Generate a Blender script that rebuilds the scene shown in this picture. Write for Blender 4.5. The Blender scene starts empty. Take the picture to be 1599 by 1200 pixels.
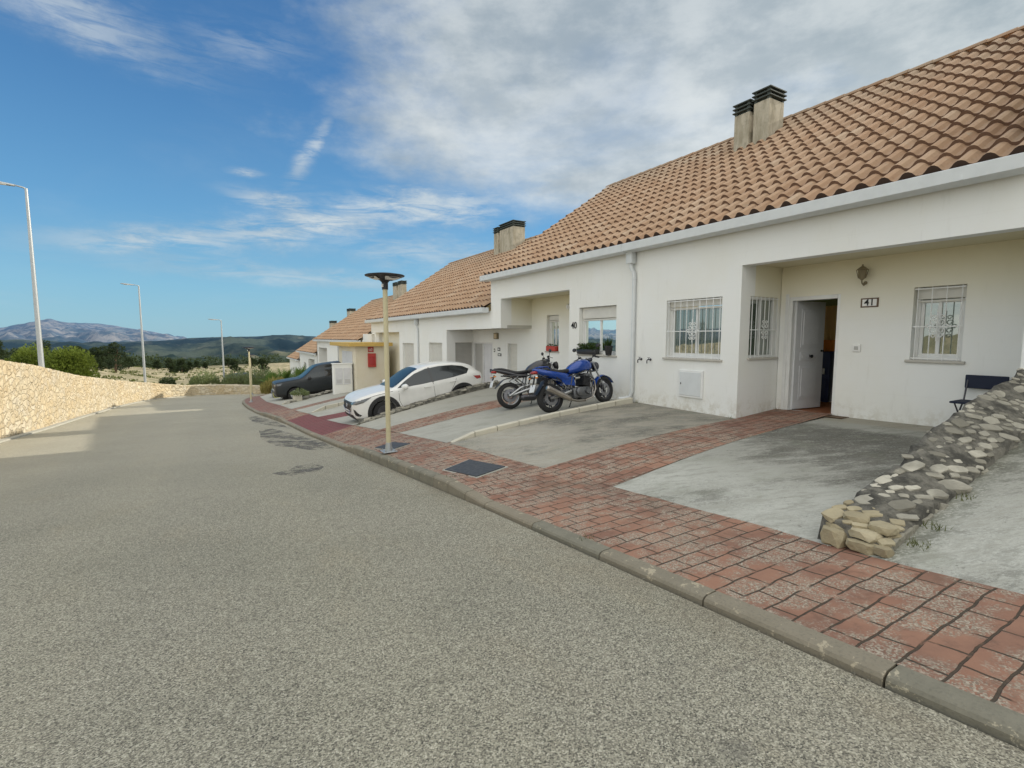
import bpy, bmesh, math, random
from mathutils import Vector, Matrix, noise as MN
from mathutils.bvhtree import BVHTree
from mathutils.geometry import delaunay_2d_cdt
random.seed(7)
R = math.radians
sc = bpy.context.scene
COL = sc.collection
R1 = random.Random(11)

# ------------------------------------------------------------------ node helpers
class NT:
    def __init__(s, nt):
        s.t = nt; s.n = nt.nodes; s.l = nt.links
    def put(s, sock, v):
        if isinstance(v, bpy.types.NodeSocket): s.l.new(v, sock)
        elif v is not None:
            if isinstance(v, (tuple, list)) and len(v) == 3 and sock.type == 'RGBA': v = (*v, 1)
            sock.default_value = v
    def m(s, op, a, b=None, c=None, clamp=False):
        n = s.n.new('ShaderNodeMath'); n.operation = op; n.use_clamp = clamp
        s.put(n.inputs[0], a)
        if b is not None: s.put(n.inputs[1], b)
        if c is not None: s.put(n.inputs[2], c)
        return n.outputs[0]
    def vm(s, op, a, b=None, scale=None):
        n = s.n.new('ShaderNodeVectorMath'); n.operation = op
        s.put(n.inputs[0], a)
        if b is not None: s.put(n.inputs[1], b)
        if scale is not None: s.put(n.inputs['Scale'], scale)
        return n.outputs['Value'] if op in ('LENGTH', 'DOT_PRODUCT', 'DISTANCE') else n.outputs[0]
    def mix(s, f, a, b, mode='MIX'):
        n = s.n.new('ShaderNodeMix'); n.data_type = 'RGBA'; n.blend_type = mode
        s.put(n.inputs[0], f); s.put(n.inputs[6], a); s.put(n.inputs[7], b)
        return n.outputs[2]
    def noise(s, vec, scale, detail=4, rough=.55, dist=0., col=False, dim='3D'):
        n = s.n.new('ShaderNodeTexNoise'); n.noise_dimensions = dim
        if vec is not None: s.put(n.inputs['Vector'], vec)
        n.inputs['Scale'].default_value = scale; n.inputs['Detail'].default_value = detail
        n.inputs['Roughness'].default_value = rough; n.inputs['Distortion'].default_value = dist
        return n.outputs['Color' if col else 'Fac']
    def voro(s, vec, scale, out='Color', feat='F1', rnd=1):
        n = s.n.new('ShaderNodeTexVoronoi'); n.feature = feat
        if vec is not None: s.put(n.inputs['Vector'], vec)
        n.inputs['Scale'].default_value = scale; n.inputs['Randomness'].default_value = rnd
        return n.outputs[out]
    def ramp(s, f, pts, interp='LINEAR'):
        n = s.n.new('ShaderNodeValToRGB'); s.put(n.inputs[0], f); cr = n.color_ramp; cr.interpolation = interp
        while len(cr.elements) > len(pts): cr.elements.remove(cr.elements[-1])
        while len(cr.elements) < len(pts): cr.elements.new(1)
        for e, (p, c) in zip(cr.elements, pts):
            e.position = p
            if not isinstance(c, (tuple, list)): c = (c, c, c)
            e.color = (*c, 1)
        return n.outputs[0]
    def sstep(s, v, a, b, lo=0., hi=1.):
        n = s.n.new('ShaderNodeMapRange'); n.interpolation_type = 'SMOOTHSTEP'
        s.put(n.inputs[0], v); n.inputs[1].default_value = a; n.inputs[2].default_value = b
        n.inputs[3].default_value = lo; n.inputs[4].default_value = hi
        return n.outputs[0]
    def coord(s, w='Object'):
        return s.n.new('ShaderNodeTexCoord').outputs[w]
    def pos(s):
        return s.n.new('ShaderNodeNewGeometry').outputs['Position']
    def sep(s, v):
        n = s.n.new('ShaderNodeSeparateXYZ'); s.put(n.inputs[0], v); return n.outputs
    def comb(s, x, y, z=0.):
        n = s.n.new('ShaderNodeCombineXYZ')
        s.put(n.inputs[0], x); s.put(n.inputs[1], y); s.put(n.inputs[2], z); return n.outputs[0]
    def mapv(s, v, sc=(1, 1, 1), rot=(0, 0, 0), loc=(0, 0, 0)):
        n = s.n.new('ShaderNodeMapping'); s.put(n.inputs[0], v)
        n.inputs['Scale'].default_value = sc; n.inputs['Rotation'].default_value = rot; n.inputs['Location'].default_value = loc
        return n.outputs[0]
    def attr(s, name='rnd'):
        n = s.n.new('ShaderNodeAttribute'); n.attribute_name = name; return n.outputs['Fac']
    def bump(s, h, strength=.3, dist=.01):
        n = s.n.new('ShaderNodeBump'); s.put(n.inputs['Height'], h)
        n.inputs['Strength'].default_value = strength; n.inputs['Distance'].default_value = dist
        return n.outputs[0]

MATS = {}
def mat(name, col=(.5, .5, .5), rough=.6, metal=0., fn=None, spec=None, coat=0., alpha=None, trans=0.):
    m = bpy.data.materials.new(name); m.use_nodes = True
    t = NT(m.node_tree); b = m.node_tree.nodes['Principled BSDF']
    b.inputs['Base Color'].default_value = (*col, 1); b.inputs['Roughness'].default_value = rough
    b.inputs['Metallic'].default_value = metal
    if spec is not None: b.inputs['Specular IOR Level'].default_value = spec
    if coat: b.inputs['Coat Weight'].default_value = coat; b.inputs['Coat Roughness'].default_value = .03
    if trans: b.inputs['Transmission Weight'].default_value = trans
    if fn: fn(t, b)
    else:
        # faint unevenness so nothing is perfectly uniform
        n = t.noise(t.coord(), 6, 4)
        c = t.mix(t.m('MULTIPLY', t.sstep(n, .35, .75), .25), (*col, 1), tuple(x*.72 for x in col))
        t.put(b.inputs['Base Color'], c)
        t.put(b.inputs['Roughness'], t.m('ADD', rough-.05*(rough > .1), t.m('MULTIPLY', n, .1*(rough > .1))))
    MATS[name] = m
    return m

def B(b, k): return b.inputs[k]

def f_road(t, b):
    p = t.pos()
    g = t.voro(p, 150, 'Color'); gs = t.sep(t.vm('MULTIPLY', g, (1, 1, 1)))[0]
    g2 = t.sep(t.voro(p, 290, 'Color'))[1]
    grain = t.m('ADD', t.m('MULTIPLY', gs, .72), t.m('MULTIPLY', g2, .28))
    c = t.ramp(grain, [(.1, (.075, .072, .062)), (.3, (.21, .20, .165)), (.55, (.35, .335, .27)), (.8, (.50, .48, .395)), (.97, (.74, .71, .62))])
    big = t.noise(p, .35, 5, .6); med = t.noise(t.mapv(p, (1, .35, 1)), 1.7, 5, .65)
    c = t.mix(1., c, (.96, .95, .92), 'MULTIPLY')
    c = t.mix(t.sstep(big, .35, .7), c, t.mix(1., c, (.84, .85, .84), 'MULTIPLY'))
    c = t.mix(t.m('MULTIPLY', t.sstep(med, .5, .75), .3), c, t.mix(1., c, (1.10, 1.0, .88), 'MULTIPLY'))
    lane = t.m('MULTIPLY', t.sstep(t.m('PINGPONG', t.m('ADD', t.sep(p)[0], t.m('MULTIPLY', big, .5)), .95), .3, .8), .22)
    c = t.mix(lane, c, t.mix(1., c, (1.22, 1.2, 1.14), 'MULTIPLY'))
    spot = t.m('MULTIPLY', t.sstep(t.noise(p, 1.3, 5, .7), .66, .74), .5)
    c = t.mix(spot, c, (.12, .115, .10))
    x, y, z = t.sep(p)
    # tyre worn lighter strip far away
    c = t.mix(t.sstep(y, 6, 16, 0, .35), c, (.39, .368, .30))
    edge = t.m('MULTIPLY', t.sstep(x, 2.0, 2.6), t.sstep(t.noise(p, 3, 4), .35, .7))
    c = t.mix(t.m('MULTIPLY', edge, .38), c, (.24, .20, .14))
    wk = t.voro(t.vm('ADD', p, t.vm('SCALE', t.noise(p, 2, 3, col=True), scale=.5)), .45, 'Distance', 'DISTANCE_TO_EDGE')
    ck = t.m('MULTIPLY', t.sstep(wk, .0, .008, 1, 0), t.sstep(t.noise(p, .5, 2), .5, .6))
    c = t.mix(t.m('MULTIPLY', ck, .22), c, (.11, .1, .09))
    t.put(B(b, 'Base Color'), c); b.inputs['Roughness'].default_value = .85
    t.put(B(b, 'Normal'), t.bump(t.m('ADD', grain, t.m('MULTIPLY', med, .3)), .8, .007))
mat('road_aggregate', fn=f_road)

def f_patch(t, b):
    p = t.pos(); g = t.sep(t.voro(p, 60, 'Color'))[0]
    c = t.ramp(g, [(.1, (.045, .045, .045)), (.6, (.13, .125, .115)), (.95, (.3, .29, .26))])
    t.put(B(b, 'Base Color'), c); b.inputs['Roughness'].default_value = .9
    t.put(B(b, 'Normal'), t.bump(g, .6, .008))
    t.put(B(b, 'Alpha'), t.sstep(t.m('ADD', t.m('MULTIPLY', t.noise(p, 2.6, 6, .75), .8), t.m('MULTIPLY', t.noise(p, 30, 3), .25)), .46, .60, 0, .78))
mat('coarse_patch', fn=f_patch)

def f_brick(t, b):
    p = t.pos()
    w = t.vm('ADD', p, t.vm('SCALE', t.vm('SUBTRACT', t.noise(p, 3.2, 3, col=True), (.5, .5, .5)), scale=.055))
    n = t.n.new('ShaderNodeTexBrick'); t.put(n.inputs['Vector'], w)
    n.inputs['Scale'].default_value = 1; n.inputs['Brick Width'].default_value = .255; n.inputs['Row Height'].default_value = .168
    n.inputs['Mortar Size'].default_value = .0080; n.inputs['Mortar Smooth'].default_value = .35
    n.inputs['Color1'].default_value = (0, 0, 0, 1); n.inputs['Color2'].default_value = (1, 1, 1, 1)
    n.offset = .5
    mort = n.outputs['Fac']; br = n.outputs['Color']
    c = t.mix(br, (.262, .130, .086), (.205, .110, .078))
    big = t.noise(p, 1.1, 5, .6)
    c = t.mix(t.sstep(big, .4, .68), c, (.33, .175, .115))
    c = t.mix(t.m('MULTIPLY', t.sstep(t.noise(p, 8, 5, .7), .50, .68), .5), c, (.13, .07, .05))
    g = t.sep(t.voro(p, 110, 'Color'))[0]
    wear = t.m('MULTIPLY', t.sstep(t.noise(p, 3.1, 7, .72), .43, .56), t.sstep(t.m('ADD', g, t.m('MULTIPLY', t.noise(p, 18, 3), .3)), .42, .55))
    c = t.mix(t.m('MULTIPLY', wear, .88), c, t.ramp(g, [(.4, (.20, .165, .125)), (1, (.46, .41, .33))]))
    x, y, z = t.sep(p)
    # patch that was repainted deep red further down the street
    rd = t.m('MULTIPLY', t.sstep(t.m('ADD', y, t.m('MULTIPLY', big, .6)), 14.5, 14.8), t.sstep(y, 20.2, 20.6, 1, 0))
    c = t.mix(t.m('MULTIPLY', rd, .85), c, t.mix(big, (.20, .042, .05), (.155, .036, .043)))
    c = t.mix(t.sstep(y, 22, 27, 0, .5), c, (.19, .07, .062))
    lich = t.sstep(t.noise(p, .9, 5, .65), .55, .72)
    c = t.mix(t.m('MULTIPLY', lich, .45), c, (.12, .085, .06))
    dk = t.m('MULTIPLY', t.sstep(x, 6.6, 7.6), t.m('MULTIPLY', t.sstep(y, 3.5, 4.2), t.sstep(y, 6.2, 6.6, 1, 0)))
    c = t.mix(t.m('MULTIPLY', dk, .35), c, (.16, .06, .04))
    rowj = t.m('MULTIPLY', t.m('PINGPONG', t.m('ADD', t.sep(w)[1], .0), .084), 1)   # long joints are the deeper ones
    lj = t.m('MULTIPLY', t.sstep(t.m('ADD', rowj, t.m('MULTIPLY', t.m('SUBTRACT', t.noise(p, 22, 4, .7), .5), .014)), .001, .0075, 1, 0), t.sstep(t.noise(p, 2.2, 4), .44, .60))
    mm = t.m('MAXIMUM', t.m('MULTIPLY', mort, t.sstep(t.noise(p, 6, 3), .32, .45)), lj)
    c = t.mix(t.m('MULTIPLY', mm, .95), c, t.mix(t.noise(p, 30, 2), (.022, .017, .011), (.075, .055, .035)))
    t.put(B(b, 'Base Color'), c); b.inputs['Roughness'].default_value = .8
    h = t.m('SUBTRACT', t.m('MULTIPLY', t.noise(p, 14, 5), .5), t.m('MULTIPLY', mm, 1.2))
    t.put(B(b, 'Normal'), t.bump(h, .8, .012))
mat('stamped_brick', fn=f_brick)

def f_conc(dark, warm=0., seed=0, edge=.6, zn=1.):
    def f(t, b):
        p = t.vm('ADD', t.pos(), (seed, seed*2, 0)); x, y, z = t.sep(t.pos())
        # the broom and rain streaks run slightly oblique to the street
        q = t.mapv(p, (1, 1, 1), (0, 0, R(31)))
        big = t.noise(t.mapv(q, (.7, 1.3, 1)), .8, 8, .66); med = t.noise(t.mapv(q, (.8, 2.4, 1)), 3.2, 9, .78)
        fine = t.noise(t.mapv(q, (1, 2, 1)), 26, 6, .8); grit = t.noise(p, 95, 3, .7)
        base = t.mix(big, (.27, .268, .235), (.42, .418, .37))
        base = t.mix(t.m('MULTIPLY', t.sstep(x, 6.1, 4.4), t.m('MULTIPLY', t.sstep(med, .38, .56), edge)), base, (.60, .61, .56))
        if warm: base = t.mix(warm, base, (.30, .255, .19))
        zone = t.m('MULTIPLY', t.sstep(t.m('ADD', x, t.m('MULTIPLY', t.m('SUBTRACT', big, .5), 5.)), 4.6, 7.4), t.sstep(t.m('ADD', x, t.m('MULTIPLY', big, .5)), 8.45, 8.75, 1, 0))
        mixn = t.m('ADD', t.m('ADD', t.m('MULTIPLY', big, .30), t.m('MULTIPLY', med, .42)), t.m('MULTIPLY', fine, .28))
        st = t.sstep(t.m('ADD', mixn, t.m('MULTIPLY', zone, .085*zn)), .485, .60)
        c = t.mix(t.m('MULTIPLY', st, .92*dark), base, t.mix(t.noise(p, 4, 4), (.060, .062, .052), (.13, .12, .095)))
        lt = t.m('MULTIPLY', t.sstep(t.m('SUBTRACT', t.m('ADD', t.m('MULTIPLY', med, .5), t.m('MULTIPLY', fine, .5)), 0.), .515, .59), .55)
        c = t.mix(lt, c, (.46, .46, .41))
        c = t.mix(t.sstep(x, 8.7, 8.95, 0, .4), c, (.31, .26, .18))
        mo = t.m('MULTIPLY', t.m('MULTIPLY', t.sstep(t.m('ADD', y, t.m('MULTIPLY', med, .6)), 1.60, 1.95), t.sstep(y, 1.78, 1.8, 1, 0)), t.sstep(fine, .35, .55))
        c = t.mix(t.m('MULTIPLY', mo, .6), c, (.07, .08, .05))
        c = t.mix(t.m('MULTIPLY', t.sstep(t.noise(p, 11, 6, .8), .60, .68), .55*dark), c, (.075, .075, .062))
        c = t.mix(t.m('MULTIPLY', t.sstep(grit, .5, .7), .25), c, (.13, .125, .11))
        gr = t.m('MULTIPLY', t.sstep(t.noise(p, 1.7, 5), .54, .7), .25)
        c = t.mix(gr, c, (.19, .205, .15))
        t.put(B(b, 'Base Color'), c); b.inputs['Roughness'].default_value = .88
        t.put(B(b, 'Normal'), t.bump(t.m('ADD', t.m('ADD', fine, grit), big), .4, .006))
    return f
mat('stained_concrete', fn=f_conc(1.)); mat('brown_stained_concrete', fn=f_conc(1., .5, 3, .5, .55)); mat('plain_concrete', fn=f_conc(.45, .12, 7, .35, .1))

def f_kerb(t, b):
    p = t.pos(); n = t.noise(p, 5, 6, .7); f = t.noise(p, 60, 3)
    c = t.mix(n, (.13, .125, .095), (.27, .255, .20))
    c = t.mix(t.m('MULTIPLY', t.sstep(t.noise(p, 9, 5, .7), .6, .64), .8), c, (.5, .45, .33))
    r = t.attr(); c = t.mix(t.m('MULTIPLY', r, .35), c, (.34, .27, .19))
    c = t.mix(t.m('MULTIPLY', t.sstep(f, .5, .7), .3), c, (.1, .1, .08))
    t.put(B(b, 'Base Color'), c); b.inputs['Roughness'].default_value = .85
    t.put(B(b, 'Normal'), t.bump(t.m('ADD', f, n), .5, .006))
mat('kerb_concrete', fn=f_kerb)

def f_wall(base, warm, amt):
    def f(t, b):
        p = t.pos(); x, y, z = t.sep(p)
        n = t.noise(p, .9, 5, .6); n2 = t.noise(t.mapv(p, (3, 3, .5)), 2.2, 5, .7)
        c = t.mix(t.m('MULTIPLY', t.sstep(n, .35, .7), amt), base, warm)
        c = t.mix(t.m('MULTIPLY', t.sstep(n2, .56, .8), .30), c, tuple(v*.72 for v in warm))
        drip = t.noise(t.mapv(p, (7, 7, .25)), 1.6, 4, .6)
        c = t.mix(t.m('MULTIPLY', t.sstep(drip, .60, .78), t.m('MULTIPLY', t.sstep(n, .45, .7), .13)), c, (.50, .46, .36))
        f2 = t.noise(p, 55, 3, .7)
        b1 = t.sstep(t.m('PINGPONG', t.m('ADD', z, t.m('MULTIPLY', n, .02)), .3), 0, .012, 1, 0)
        c = t.mix(t.m('MULTIPLY', b1, .035), c, (.45, .43, .38))
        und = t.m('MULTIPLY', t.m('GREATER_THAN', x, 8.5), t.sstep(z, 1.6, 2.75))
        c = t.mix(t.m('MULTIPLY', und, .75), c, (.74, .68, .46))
        foot = t.m('MULTIPLY', t.sstep(t.m('ADD', z, t.m('MULTIPLY', n2, .5)), .25, .75, 1, 0), t.m('MULTIPLY', t.sstep(y, 2, 2.1), t.sstep(y, 11, 12, 1, 0)))
        c = t.mix(t.m('MULTIPLY', foot, t.m('MULTIPLY', t.sstep(t.noise(p, 7, 5, .7), .42, .62), .5)), c, (.47, .43, .33))
        t.put(B(b, 'Base Color'), c); b.inputs['Roughness'].default_value = .92
        t.put(B(b, 'Normal'), t.bump(t.m('ADD', f2, t.m('MULTIPLY', t.noise(p, 8, 4), 1.2)), .22, .006))
    return f
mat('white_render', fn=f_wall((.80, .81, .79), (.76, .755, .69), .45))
mat('kiosk_render', fn=f_wall((.70, .66, .55), (.66, .6, .45), .8)); mat('cream_render', fn=f_wall((.73, .69, .55), (.70, .63, .44), .8))
mat('sunlit_render', fn=f_wall((.86, .83, .70), (.84, .80, .64), .6)); mat('soffit_render', fn=f_wall((.44, .44, .40), (.42, .40, .34), .5))
mat('dirt_base', fn=f_wall((.40, .37, .29), (.5, .47, .38), .8))

def f_tile(t, b):
    p = t.pos(); r = t.attr('rnd'); n = t.noise(p, 1.1, 5, .6); f = t.noise(p, 14, 5, .65)
    c = t.ramp(r, [(0, (.31, .185, .11)), (.35, (.41, .26, .16)), (.7, (.475, .325, .215)), (1, (.52, .41, .30))])
    c = t.mix(t.sstep(n, .35, .7, 0, .45), c, (.42, .30, .20))
    c = t.mix(t.m('MULTIPLY', t.sstep(f, .5, .75), .45), c, (.22, .145, .095))
    c = t.mix(t.m('MULTIPLY', t.attr('edge'), .5), c, (.16, .10, .062))  # shade in the troughs painted into the tile colour
    x, y, z = t.sep(p)
    c = t.mix(t.m('MULTIPLY', t.sstep(x, 11.2, 13.2), t.m('MULTIPLY', t.sstep(n, .2, .6), .45)), c, (.30, .26, .2))
    c = t.mix(t.m('MULTIPLY', t.sstep(t.noise(p, 5, 4, .7), .60, .7), .35), c, (.36, .32, .25))
    t.put(B(b, 'Base Color'), c); b.inputs['Roughness'].default_value = .85
    t.put(B(b, 'Normal'), t.bump(f, .4, .008))
mat('clay_tile', fn=f_tile)
mat('tile_void_shade', (.06, .035, .025), .9); mat('tile_lip_shade', (.17, .10, .066), .9)  # dark faces painting the shade in eave hollows and under each course
mat('grey_mortar', (.30, .29, .26), .95)

def f_stone(lo, hi, mortar, grey=0.):
    def f(t, b):
        p = t.pos(); r = t.attr('rnd'); e = t.attr('edge')
        n = t.noise(p, 7, 6, .7); f2 = t.noise(p, 35, 4, .7)
        c = t.mix(r, lo, hi)
        c = t.mix(t.sstep(n, .4, .75, 0, .55), c, tuple(v*.68 for v in lo))
        c = t.mix(t.m('MULTIPLY', t.sstep(n, .25, .42, 1, 0), .5), c, tuple(min(1, v*1.2) for v in hi))
        if grey: c = t.mix(t.m('MULTIPLY', t.sstep(t.noise(p, 2.1, 5), .38, .56), grey), c, (.15, .145, .12))
        c = t.mix(e, c, mortar)
        t.put(B(b, 'Base Color'), c); b.inputs['Roughness'].default_value = .9
        t.put(B(b, 'Normal'), t.bump(t.m('ADD', n, f2), .55, .02))
    return f
def f_rubble(t, b):
    p = t.pos(); w = t.vm('ADD', p, t.vm('SCALE', t.vm('SUBTRACT', t.noise(p, 2.2, 4, .6, col=True), (.5, .5, .5)), scale=.42))
    w = t.mapv(w, (3.3, 3.3, 4.2)); col = t.sep(t.voro(w, 1., 'Color')); e = t.voro(w, 1., 'Distance', 'DISTANCE_TO_EDGE')
    w2 = t.mapv(w, (2.6, 2.6, 2.6)); col2 = t.sep(t.voro(w2, 1., 'Color')); n = t.noise(p, 9, 6, .7)
    c = t.ramp(col[0], [(0, (.46, .39, .27)), (.3, (.51, .44, .31)), (.6, (.56, .50, .37)), (.85, (.61, .56, .45)), (1, (.52, .49, .41))])
    c = t.mix(.35, c, t.ramp(col2[1], [(0, (.34, .25, .14)), (1, (.62, .55, .40))]))
    c = t.mix(t.sstep(n, .42, .72, 0, .3), c, (.38, .30, .19))
    c = t.mix(t.sstep(t.noise(p, .5, 4), .4, .65, 0, .5), c, t.mix(1., c, (1.05, .98, .87), 'MULTIPLY'))
    hole = t.m('MULTIPLY', t.sstep(e, .0, .075, 1, 0), t.sstep(t.noise(p, 3.1, 4), .40, .58))
    c = t.mix(t.m('MULTIPLY', hole, .30), c, (.24, .19, .12))
    t.put(B(b, 'Base Color'), c); b.inputs['Roughness'].default_value = .92
    h = t.m('ADD', t.m('MULTIPLY', t.sstep(e, 0, .16), .8), t.m('ADD', t.m('MULTIPLY', col[1], .5), t.m('MULTIPLY', n, .35)))
    t.put(B(b, 'Normal'), t.bump(h, .8, .06))
mat('yellow_rubble', fn=f_rubble)
mat('pale_flagstone', fn=f_stone((.24, .225, .18), (.60, .57, .48), (.3, .28, .24), .5))
mat('yellow_flagstone', fn=f_stone((.36, .30, .18), (.56, .49, .33), (.3, .28, .24), .25))
mat('lichen_mortar', fn=lambda t, b: (t.put(B(b, 'Base Color'), t.mix(t.sstep(t.noise(t.pos(), 6, 6, .7), .35, .65), (.055, .053, .045), (.20, .19, .16))),
                                   t.put(B(b, 'Normal'), t.bump(t.noise(t.pos(), 22, 5, .7), .8, .03)), t.put(B(b, 'Roughness'), .95)))

def f_terr(t, b):
    p = t.pos(); x, y, z = t.sep(p); d = t.vm('LENGTH', p)
    n1 = t.noise(p, .03, 6, .6); n2 = t.noise(t.mapv(p, (1, 1, 6)), .11, 6, .65); n3 = t.noise(p, .6, 5, .7)
    soil = t.mix(n2, (.34, .29, .19), (.50, .44, .32))
    terr = t.sstep(t.m('PINGPONG', t.m('ADD', z, t.m('MULTIPLY', n2, 1.6)), .55), .0, .25)
    soil = t.mix(t.m('MULTIPLY', terr, .45), soil, (.25, .22, .15))
    scrub = t.m('MULTIPLY', t.sstep(n3, .42, .6), .75)
    near = t.mix(scrub, soil, t.mix(n1, (.10, .11, .055), (.17, .16, .08)))
    ft = t.noise(p, .022, 8, .75); ft2 = t.noise(p, .006, 6, .6)
    forest = t.mix(t.sstep(ft, .38, .62), (.010, .022, .012), (.055, .07, .034))
    forest = t.mix(t.m('MULTIPLY', t.sstep(ft2, .56, .66), .7), forest, (.26, .235, .16))
    c = t.mix(t.sstep(t.m('ADD', d, t.m('MULTIPLY', t.m('SUBTRACT', n1, .5), 260)), 230, 330), near, forest)
    hn = t.noise(t.mapv(p, (1, 1, 1.6)), .0042, 9, .68)
    hn2 = t.noise(t.mapv(p, (1, 1, .6)), .012, 8, .72)
    hill = t.mix(t.sstep(hn, .45, .64), (.008, .020, .022), (.058, .074, .055))
    hill = t.mix(t.m('MULTIPLY', t.sstep(hn2, .56, .68), .45), hill, (.17, .155, .12))
    c = t.mix(t.sstep(d, 1100, 1700), c, hill)
    rock = t.mix(t.sstep(hn2, .40, .62), (.05, .06, .06), (.27, .24, .20))
    rock = t.mix(t.m('MULTIPLY', t.sstep(hn, .52, .64), .75), rock, (.08, .12, .12))
    c = t.mix(t.sstep(d, 3200, 3700), c, rock)
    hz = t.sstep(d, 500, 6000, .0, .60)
    c = t.mix(hz, c, (.05, .10, .19))  # distance haze painted into the base colour
    t.put(B(b, 'Base Color'), c); b.inputs['Roughness'].default_value = 1
    b.inputs['Specular IOR Level'].default_value = .1
    # scattered light of the air, painted as a glow on far slopes
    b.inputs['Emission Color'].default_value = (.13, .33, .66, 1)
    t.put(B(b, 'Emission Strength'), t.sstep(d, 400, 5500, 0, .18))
    t.put(B(b, 'Normal'), t.bump(t.m('ADD', t.m('MULTIPLY', n3, .4), t.m('MULTIPLY', ft, 8)), .5, 1.))
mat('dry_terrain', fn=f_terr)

def f_leaf(a, c2, tr_=.32):
    def f(t, b):
        r = t.attr('rnd'); n = t.noise(t.pos(), 1.3, 3)
        c = t.mix(t.m('ADD', t.m('MULTIPLY', r, .7), t.m('MULTIPLY', n, .3)), a, c2)
        t.put(B(b, 'Base Color'), c); b.inputs['Roughness'].default_value = .7
        b.inputs['Specular IOR Level'].default_value = .25
        tr = t.n.new('ShaderNodeBsdfTranslucent'); t.put(tr.inputs[0], t.mix(.5, c, (.35, .42, .06)))
        ms = t.n.new('ShaderNodeMixShader'); ms.inputs[0].default_value = tr_
        t.l.new(b.outputs[0], ms.inputs[1]); t.l.new(tr.outputs[0], ms.inputs[2])
        out = [n for n in t.n if n.type == 'OUTPUT_MATERIAL'][0]
        t.l.new(ms.outputs[0], out.inputs[0])
    return f
mat('pine_needles', fn=f_leaf((.05, .085, .015), (.20, .26, .045)))
mat('dark_pine_needles', fn=f_leaf((.010, .024, .013), (.042, .064, .028), .08))
mat('sage_leaves', fn=f_leaf((.09, .12, .06), (.26, .30, .18)))
mat('scrub_leaves', fn=f_leaf((.045, .055, .025), (.15, .16, .075))); mat('palm_leaves', fn=f_leaf((.05, .11, .03), (.18, .28, .08)))
mat('dark_leaves', fn=f_leaf((.012, .03, .014), (.04, .08, .03)))
mat('lit_curtain', fn=f_leaf((.85, .58, .30), (.9, .66, .38))); mat('lit_orange', fn=f_leaf((.85, .26, .05), (.85, .3, .07)))
mat('dry_grass', fn=f_leaf((.22, .19, .07), (.42, .36, .14)))
mat('bark', (.13, .09, .06), .95)

mat('white_metal', (.78, .79, .78), .4); mat('gutter_white', (.66, .69, .70), .45)
mat('white_pvc', (.74, .75, .74), .35); mat('door_white', (.66, .67, .69), .4)
mat('shutter_pvc', (.64, .63, .58), .55); mat('shutter_grey', (.42, .42, .40), .55)
mat('sill_stone', (.50, .48, .43), .8); mat('black_plastic', (.018, .018, .02), .45)
mat('black_gloss', (.012, .012, .014), .15, coat=.6); mat('rubber', (.02, .02, .021), .85)
mat('chrome', (.62, .63, .64), .2, 1.); mat('steel', (.42, .43, .44), .38, .9); mat('dark_steel', (.09, .09, .1), .4, .8)
mat('galvanised', (.42, .45, .47), .45, .6); mat('brass', (.25, .21, .13), .65, .3)
mat('lamp_grey_green', (.46, .46, .38), .55); mat('pole_cream', (.56, .51, .33), .5)
mat('chimney_cowl', (.06, .075, .07), .8); mat('terracotta', (.42, .13, .06), .8); mat('red_plastic', (.45, .045, .03), .5)
mat('orange_cloth', (.62, .22, .06), .9); mat('cream_cloth', (.62, .50, .33), .9); mat('navy_paint', (.012, .026, .10), .35); mat('navy_fabric', (.012, .018, .04), .8)
mat('green_paint', (.22, .27, .15), .8); mat('ochre_paint', (.55, .37, .10), .7); mat('red_sign', (.40, .035, .025), .5)
mat('white_sign', (.8, .8, .78), .5); mat('black_ink', (.012, .012, .014), .6); mat('brown_edge', (.13, .08, .05), .6)
mat('car_white', (.76, .76, .74), .32, 0., coat=.6); mat('pickup_slate', (.022, .027, .030), .42, .2, coat=.15); mat('car_yellow', (.42, .42, .08), .3, coat=.8)
mat('bike_blue', (.004, .05, .30), .22, .2, coat=.7); mat('bike_black', (.012, .012, .02), .3, coat=.7); mat('seat_vinyl', (.018, .018, .02), .6)
mat('tail_red', (.35, .012, .01), .2, coat=.8); mat('amber', (.75, .25, .03), .3)
mat('headlight', (.10, .11, .12), .08, coat=1.); mat('plate_white', (.72, .74, .76), .5); mat('plate_blue', (.02, .05, .4), .5)
mat('disc_grey', (.3, .3, .32), .35, .9); mat('engine_metal', (.16, .165, .175), .45, .7); mat('dark_engine', (.05, .05, .055), .5, .5)
mat('exhaust_steel', (.46, .42, .38), .3, .95); mat('rust_floor', (.33, .12, .05), .5)
mat('planter_stone', (.56, .53, .44), .9); mat('wood_dark', (.1, .06, .03), .7); mat('skin_room', (.5, .5, .38), .9)
def f_cover(t, b):
    n = t.noise(t.pos(), 18, 4, .7); c = t.mix(t.sstep(n, .4, .7), (.035, .042, .055), (.075, .08, .088))
    t.put(B(b, 'Base Color'), c); b.inputs['Roughness'].default_value = .7
    t.put(B(b, 'Normal'), t.bump(n, .4, .004))
mat('iron_cover', fn=f_cover)
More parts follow.
